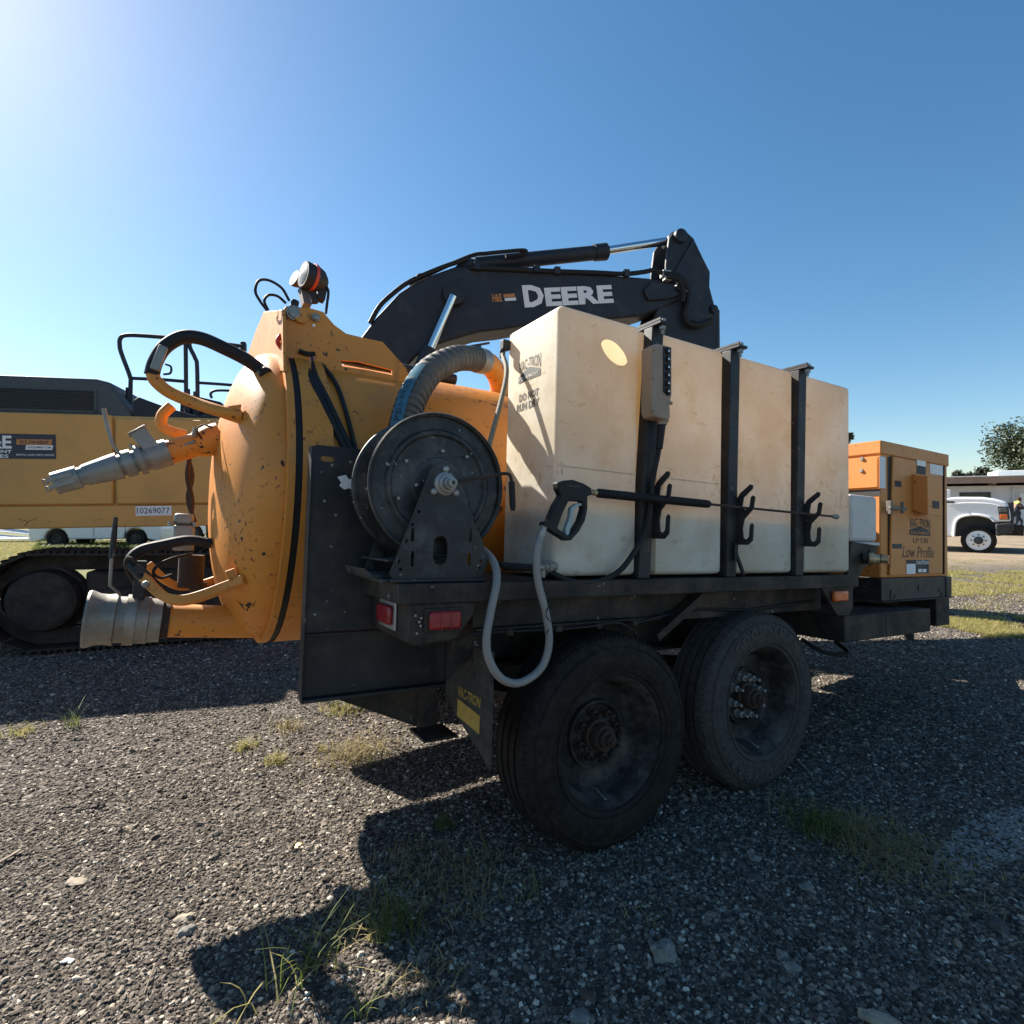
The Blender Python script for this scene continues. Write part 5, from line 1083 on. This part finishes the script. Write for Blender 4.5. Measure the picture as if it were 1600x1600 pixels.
def gravel(name, poly, dens, smin, smax, seed, label, stone=None):
    me = bpy.data.meshes.new(name); me.from_pydata([V((x,y,0)) for x, y in poly], [], [tuple(range(len(poly)))])
    o = bpy.data.objects.new(name, me); COL.objects.link(o); o['kind'] = 'stuff'; o['label'] = label
    ng = bpy.data.node_groups.new(name, 'GeometryNodeTree'); ng.interface.new_socket('Geometry', in_out='INPUT', socket_type='NodeSocketGeometry'); ng.interface.new_socket('Geometry', in_out='OUTPUT', socket_type='NodeSocketGeometry')
    N, L = ng.nodes, ng.links; gi = N.new('NodeGroupInput'); g_o = N.new('NodeGroupOutput')
    dp_ = N.new('GeometryNodeDistributePointsOnFaces'); dp_.inputs['Density'].default_value = dens; dp_.inputs['Seed'].default_value = seed; L.new(gi.outputs[0], dp_.inputs['Mesh']); dp_.distribute_method = 'RANDOM'
    n_ = N.new('ShaderNodeTexNoise'); n_.inputs['Scale'].default_value = 2.3; n_.inputs['Detail'].default_value = 4; ps_ = N.new('GeometryNodeInputPosition'); L.new(ps_.outputs[0], n_.inputs['Vector'])
    m_ = N.new('ShaderNodeMapRange'); m_.inputs['From Min'].default_value = .38; m_.inputs['From Max'].default_value = .58; m_.inputs['To Min'].default_value = dens*.22; m_.inputs['To Max'].default_value = dens*1.15; L.new(n_.outputs['Fac'], m_.inputs['Value']); L.new(m_.outputs[0], dp_.inputs['Density'])
    gi_ = N.new('GeometryNodeGeometryToInstance'); shapes = []
    for k in range(4):
        ic = N.new('GeometryNodeMeshIcoSphere'); ic.inputs['Radius'].default_value = 1; ic.inputs['Subdivisions'].default_value = 2 if smax > .02 else 1
        pos = N.new('GeometryNodeInputPosition'); ad = N.new('ShaderNodeVectorMath'); ad.operation = 'ADD'; ad.inputs[1].default_value = (k*7.3, k*3.1, 0); L.new(pos.outputs[0], ad.inputs[0])
        nz = N.new('ShaderNodeTexNoise'); nz.inputs['Scale'].default_value = 1.1; nz.inputs['Detail'].default_value = 2; L.new(ad.outputs[0], nz.inputs['Vector'])
        sb = N.new('ShaderNodeVectorMath'); sb.operation = 'SUBTRACT'; sb.inputs[1].default_value = (.5,.5,.5); L.new(nz.outputs['Color'], sb.inputs[0])
        scv = N.new('ShaderNodeVectorMath'); scv.operation = 'SCALE'; scv.inputs['Scale'].default_value = 1.7; L.new(sb.outputs[0], scv.inputs[0])
        sp_ = N.new('GeometryNodeSetPosition'); L.new(ic.outputs[0], sp_.inputs[0]); L.new(scv.outputs[0], sp_.inputs['Offset'])
        sm_ = N.new('GeometryNodeSetMaterial'); sm_.inputs['Material'].default_value = stone or STONE; L.new(sp_.outputs[0], sm_.inputs[0]); shapes.append(sm_.outputs[0])
    for s_ in shapes[::-1]: L.new(s_, gi_.inputs[0])
    ip = N.new('GeometryNodeInstanceOnPoints'); ip.inputs['Pick Instance'].default_value = True; L.new(dp_.outputs['Points'], ip.inputs['Points']); L.new(gi_.outputs[0], ip.inputs['Instance'])
    def rv(kind, a, c, sd):
        r = N.new('FunctionNodeRandomValue'); r.data_type = kind
        i0 = 0 if kind == 'FLOAT_VECTOR' else 2
        if kind == 'FLOAT': r.inputs[2].default_value = a; r.inputs[3].default_value = c; out = r.outputs[1]
        else: r.inputs[0].default_value = a; r.inputs[1].default_value = c; out = r.outputs[0]
        r.inputs['Seed'].default_value = sd; return out
    L.new(rv('FLOAT_VECTOR', (-.5,-.5,0), (.5,.5,6.283), seed+1), ip.inputs['Rotation'])
    pw_ = N.new('ShaderNodeMath'); pw_.operation = 'POWER'; L.new(rv('FLOAT', 0., 1., seed+2), pw_.inputs[0]); pw_.inputs[1].default_value = 3.0
    mr = N.new('ShaderNodeMapRange'); mr.inputs['To Min'].default_value = smin; mr.inputs['To Max'].default_value = smax; L.new(pw_.outputs[0], mr.inputs['Value'])
    vs2 = N.new('ShaderNodeVectorMath'); vs2.operation = 'SCALE'; L.new(rv('FLOAT_VECTOR', (.8,.7,.45), (1.35,1.1,.85), seed+3), vs2.inputs[0]); L.new(mr.outputs[0], vs2.inputs['Scale']); L.new(vs2.outputs[0], ip.inputs['Scale'])
    L.new(ip.outputs[0], g_o.inputs[0])
    md_ = o.modifiers.new('gravel', 'NODES'); md_.node_group = ng; return o
def band(d0, d1, k=1.02): return [(-d0*k-.2,d0),(d0*k+.2,d0),(d1*k+.2,d1),(-d1*k-.2,d1)]
gravel('gravel', band(1.0,2.3), 24000, .0026, .0100, 1, 'coarse dark gravel in the foreground')
gravel('gravel', band(2.3,4.6), 8500, .0038, .0115, 5, 'dark gravel under and around the trailer')
gravel('gravel', band(4.6,10.0), 1600, .006, .016, 9, 'scattered gravel further back in the yard')
gravel('gravel', band(1.0,7.0), 55, .010, .022, 13, 'scattered larger pieces among the gravel')
# ------------------------------------------------------------------ grass
def grass_mat(name, c1, c2):
    m = bpy.data.materials.new(name); m.use_nodes = True; nt = m.node_tree; N = nt.nodes; L = nt.links; b = N['Principled BSDF']; b.inputs['Roughness'].default_value = .6; b.inputs['Specular IOR Level'].default_value = .25
    ge = N.new('ShaderNodeNewGeometry'); x = N.new('ShaderNodeMix'); x.data_type = 'RGBA'; x.inputs['A'].default_value = (*c1,1); x.inputs['B'].default_value = (*c2,1); L.new(ge.outputs['Random Per Island'], x.inputs['Factor']); L.new(x.outputs['Result'], b.inputs['Base Color'])
    tr_ = N.new('ShaderNodeBsdfTranslucent'); L.new(x.outputs['Result'], tr_.inputs[0]); ms = N.new('ShaderNodeMixShader'); ms.inputs[0].default_value = .4; L.new(b.outputs[0], ms.inputs[1]); L.new(tr_.outputs[0], ms.inputs[2]); L.new(ms.outputs[0], N['Material Output'].inputs[0]); return m
GR1 = grass_mat('yellow_green_grass', (.24,.26,.065), (.46,.36,.17)); GR2 = grass_mat('green_grass', (.06,.10,.025), (.17,.19,.05)); GR3 = grass_mat('dry_grass', (.38,.30,.16), (.24,.21,.08))
def blades(rg, pts, h, w, lean, segs=3):
    mb = MB()
    for (x, y, z) in pts:
        a_ = rg.uniform(0, 2*PI); hh = h*rg.uniform(.45,1.15); le = lean*rg.uniform(.2,1.3)*hh; d = V((math.cos(a_),math.sin(a_),0)); sd = V((-d.y,d.x,0))*w*rg.uniform(.6,1.2)
        n0 = len(mb.v)
        for k in range(segs):
            t = k/segs; p = V((x,y,z))+d*le*t*t+V((0,0,hh*(t-.28*lean*t*t))); mb.v += [p-sd*(1-t*.7), p+sd*(1-t*.7)]
        mb.v.append(V((x,y,z))+d*le+V((0,0,hh*(1-.28*lean))))
        for k in range(segs-1): mb.f.append((n0+2*k,n0+2*k+1,n0+2*k+3,n0+2*k+2))
        mb.f.append((n0+2*segs-2,n0+2*segs-1,n0+2*segs))
    return mb
def gpt(u, v): t = CAM_H*FPX/(v-800); return V(((u-800)/FPX*t, t, 0))
def patch(label, corners, n, h, w, m, seed, clump=.0):
    rg = random.Random(seed); q = [gpt(*c) if len(c) == 2 else V(c) for c in corners]; pts = []
    from mathutils import noise as NZ
    while len(pts) < n:
        a_, b_ = rg.random(), rg.random(); p = (q[0]*(1-a_)+q[1]*a_)*(1-b_)+(q[3]*(1-a_)+q[2]*a_)*b_
        if NZ.noise(p*1.3+V((seed,0,0)))+.35*NZ.noise(p*5) > clump: pts.append((p.x, p.y, gz(p.x,p.y)))
    mb = blades(rg, pts, h, w, .8); me = mb.mesh('grass', None, 0); me.materials.append(m); o = bpy.data.objects.new('grass', me); COL.objects.link(o); o['kind'] = 'stuff'; o['label'] = label
patch('sunlit yellow green grass strip beyond the power unit', ((1440,932),(1780,934),(1740,893),(1440,893)), 26000, .060, .0035, GR1, 1, -.12)
patch('lower grass strip beside the gravel at right', ((1440,996),(1800,1000),(1760,962),(1440,968)), 12000, .055, .003, GR1, 2, .02)
patch('sparse grass in the gravel at right', ((1440,962),(1800,962),(1700,872),(1440,872)), 6000, .05, .003, GR1, 3, .10)
patch('yellow green grass behind the excavator tracks', ((-160,905),(330,880),(330,846),(-120,846)), 42000, .09, .006, GR1, 4, -.3)
patch('taller green grass below the white car', ((50,862),(290,860),(290,852.5),(60,852.5)), 9000, .24, .014, GR2, 5, -.25)
def tuft(u, v, h, n, r, m, label, lean=.8, w=.0022, name='grass_tuft', cat='grass tuft', seed=0):
    rg = random.Random(int(u*7+v)+seed); b_ = gpt(u, v)
    pts = [(rg.gauss(0,r*.5), rg.gauss(0,r*.5), 0) for i in range(n)]
    single(name, label, cat, blades(rg, pts, h, w, lean, 4), m, b_, 0, 'weeds growing through the gravel', smooth=0)
tuft(118,1136,.16,26,.06,GR2,'long bladed tuft at the edge of the excavator shadow, left',1.0)
tuft(38,1146,.07,80,.09,GR1,'low yellow green tuft near the left edge at the shadow line',.9)
tuft(384,1168,.06,120,.06,GR1,'short tuft left of the pair on the sunlit gravel',1.1)
tuft(431,1192,.06,140,.06,GR1,'brightest short tuft on the sunlit gravel before the trailer',1.1)
tuft(452,1140,.08,100,.09,GR3,'straw coloured tuft behind the bright short tufts',1.0)
tuft(503,1175,.05,30,.04,GR1,'tiny green tuft between the straw patches',1.0)
tuft(560,1180,.09,380,.20,GR3,'wide straw patch beside the trailer shadow',1.2)
tuft(535,1112,.09,180,.14,GR1,'yellow tuft right under the trailer corner plate',1.0)
tuft(480,1528,.19,26,.05,GR2,'tall thin grass with long arching blades, nearest the camera',1.1,.0026)
tuft(430,1560,.20,8,.06,GR1,'few long pale blades leaning over the coupling shadow',2.0,.0026)
tuft(622,1452,.14,100,.075,GR2,'dense green tuft in the tank shadow',.7)
tuft(590,1468,.07,30,.04,GR1,'bright tipped tuft at the lit edge beside the dense green one',1.3)
tuft(563,1594,.11,9,.02,GR2,'small three bladed sprout at the bottom edge',.9)
tuft(572,1395,.07,22,.05,GR3,'dry straw sprig in the small lit gap of the shadow',1.3)
tuft(581,1348,.05,12,.02,GR3,'tiny orange dry sprig above the shadow edge',.7)
tuft(694,1292,.06,50,.05,GR2,'small green tuft at the tip of the lit gravel',1.0)
tuft(690,1375,.07,190,.22,GR3,'mat of dry stems in shade behind the rear wheel',1.8)
tuft(735,1410,.09,34,.14,GR3,'thin dry stems in the deep shade before the rear wheel',1.6)
tuft(830,1405,.13,8,.04,GR2,'sparse long blades in the shade before the rear wheel',1.0)
tuft(670,1530,.05,60,.09,GR3,'dry tuft on the lit gravel at the bottom',1.3)
tuft(1278,1300,.10,210,.12,GR2,'dark green tuft in shade right of the front wheel',.8)
tuft(1385,1330,.07,420,.22,GR3,'flattened heap of straw in shade right of the green tuft',2.0)
tuft(1500,1385,.05,90,.25,GR3,'thin straw strip in shade near the right edge',2.0)
tuft(1225,1248,.05,60,.12,GR3,'dry wisps beside the front tyre',1.6)
tuft(640,1330,.05,60,.10,GR3,'dry wisps at the rounded top of the tank shadow',1.8)
tuft(545,1450,.07,90,.10,GR3,'tangle of dry stems left of the dense green tuft',1.9)
tuft(760,1330,.05,50,.14,GR3,'dry wisps in the shade close to the rear tyre',1.9)
tuft(1000,1440,.04,20,.10,GR3,'few dry stems on the shaded gravel ahead of the mottled stone',1.9)
tuft(1330,1300,.09,160,.14,GR3,'dry stems at the back of the dark green tuft',1.7)
q_ = [gpt(*c) for c in ((1450,1350),(1490,1375),(1590,1345),(1680,1290),(1640,1258),(1540,1268),(1490,1300))]
gravel('pale_dust', [(c.x, c.y) for c in q_], 15000, .0040, .0105, 31, 'pale dusty patch of fine chips in shade at the right edge', mat('pale_dust', (.26,.245,.225), .9, var=.3, vscale=30))
# ------------------------------------------------------------------ loose stones and scraps
ROCK = mat('grey_rock', (.17,.158,.14), .85, var=.35, vscale=18, dirt=(.36,.335,.29), dirt_amt=.5, dscale=25, bump=.6, bscale=60); ROCKT = mat('tan_rock', (.30,.25,.19), .85, var=.2, vscale=20, bump=.5); ROCKD = mat('dark_rock', (.07,.065,.06), .9, var=.3, vscale=20, bump=.5)
def rock(u, v, sx2, sy2, sz2, m, label, seed, cat='stone', name='stone', rz=0):
    rg = random.Random(seed); bm2 = bmesh.new(); bmesh.ops.create_icosphere(bm2, subdivisions=3, radius=1)
    from mathutils import noise as NZ
    for w_ in bm2.verts:
        n_ = w_.co.normalized(); k = 1+.55*NZ.noise(n_*1.3+V((seed*3.1,0,0)))+.22*NZ.noise(n_*3.5+V((0,seed,0))); w_.co = n_*k
        for ax_ in range(3): w_.co[ax_] = max(-.95, min(.95, w_.co[ax_]))
        w_.co = V((w_.co.x*sx2*.75, w_.co.y*sy2*.8, w_.co.z*sz2*.8))
    me = bpy.data.meshes.new(name); bm2.to_mesh(me); bm2.free(); me.materials.append(m); me.polygons.foreach_set('use_smooth',[True]*len(me.polygons)); me.set_sharp_from_angle(angle=math.radians(28))
    o = bpy.data.objects.new(name, me); COL.objects.link(o); o.location = gpt(u, v)+V((0,0,sz2*.2)); o.rotation_euler = (rg.uniform(-.1,.1), rg.uniform(-.1,.1), rz); o['label'] = label; o['category'] = cat; o['group'] = 'loose stones on the gravel'
rock(1037,1492,.050,.042,.034,ROCK,'mottled grey stone in the shade below the rear wheel',1)
rock(1240,1514,.036,.018,.014,ROCK,'flat pale grey stone right of the mottled one',2)
rock(1222,1495,.022,.020,.018,ROCK,'small grey stone just behind the flat pale one',3)
rock(1558,1450,.040,.030,.026,ROCKD,'rounded dark stone near the right edge',4)
rock(1378,1600,.070,.026,.022,ROCKT,'tan stone cut by the bottom edge of the picture',5,rz=-.5)
rock(292,1458,.036,.020,.016,ROCK,'pale rough stone on the sunlit gravel',6,rz=.4)
rock(288,1437,.034,.026,.014,ROCKT,'tan stone behind the pale rough one',7)
rock(120,1380,.045,.028,.012,ROCKT,'flat tan stone at left on sunlit gravel',8)
rock(1180,1343,.030,.024,.018,ROCK,'light speckled stone in shade between wheel and green tuft',9)
rock(1260,1388,.032,.022,.014,ROCK,'speckled stone in shade below the green tuft',10)
rock(1084,1246,.020,.018,.016,ROCK,'small white grey stone between the two tyres',11)
rock(1180,1372,.040,.030,.014,ROCKD,'low dark stone below the light speckled one',12)
rock(907,1590,.036,.026,.012,ROCK,'flat bluish stone at the bottom edge',13)
rock(106,1503,.022,.012,.008,WHITE,'small white chip on the sunlit gravel, lower left',14)
rock(465,1322,.022,.022,.004,BRASS,'curled yellow leaf on the gravel',15,cat='leaf',name='dry_leaf')
WOOD = mat('grey_wood', (.17,.13,.10), .8, var=.3, vscale=30)
def stick(u0, v0, u1, v1, r, label):
    a_, b_ = gpt(u0, v0), gpt(u1, v1); m_ = (a_+b_)/2; d = (b_-a_)
    single('stick', label, 'stick', MB().bar(-d/2+V((0,0,.012)), d/2+V((0,0,.014)), r*2, r), WOOD, m_, 0, 'sticks on the gravel', bev=.001)
stick(-6,1356,32,1334,.006,'brown wood splinter at the left edge'); stick(225,1560,243,1512,.0016,'thin straw stick on the sunlit gravel'); stick(280,1242,300,1237,.0018,'short pale stick in the middle of the sunlit gravel')
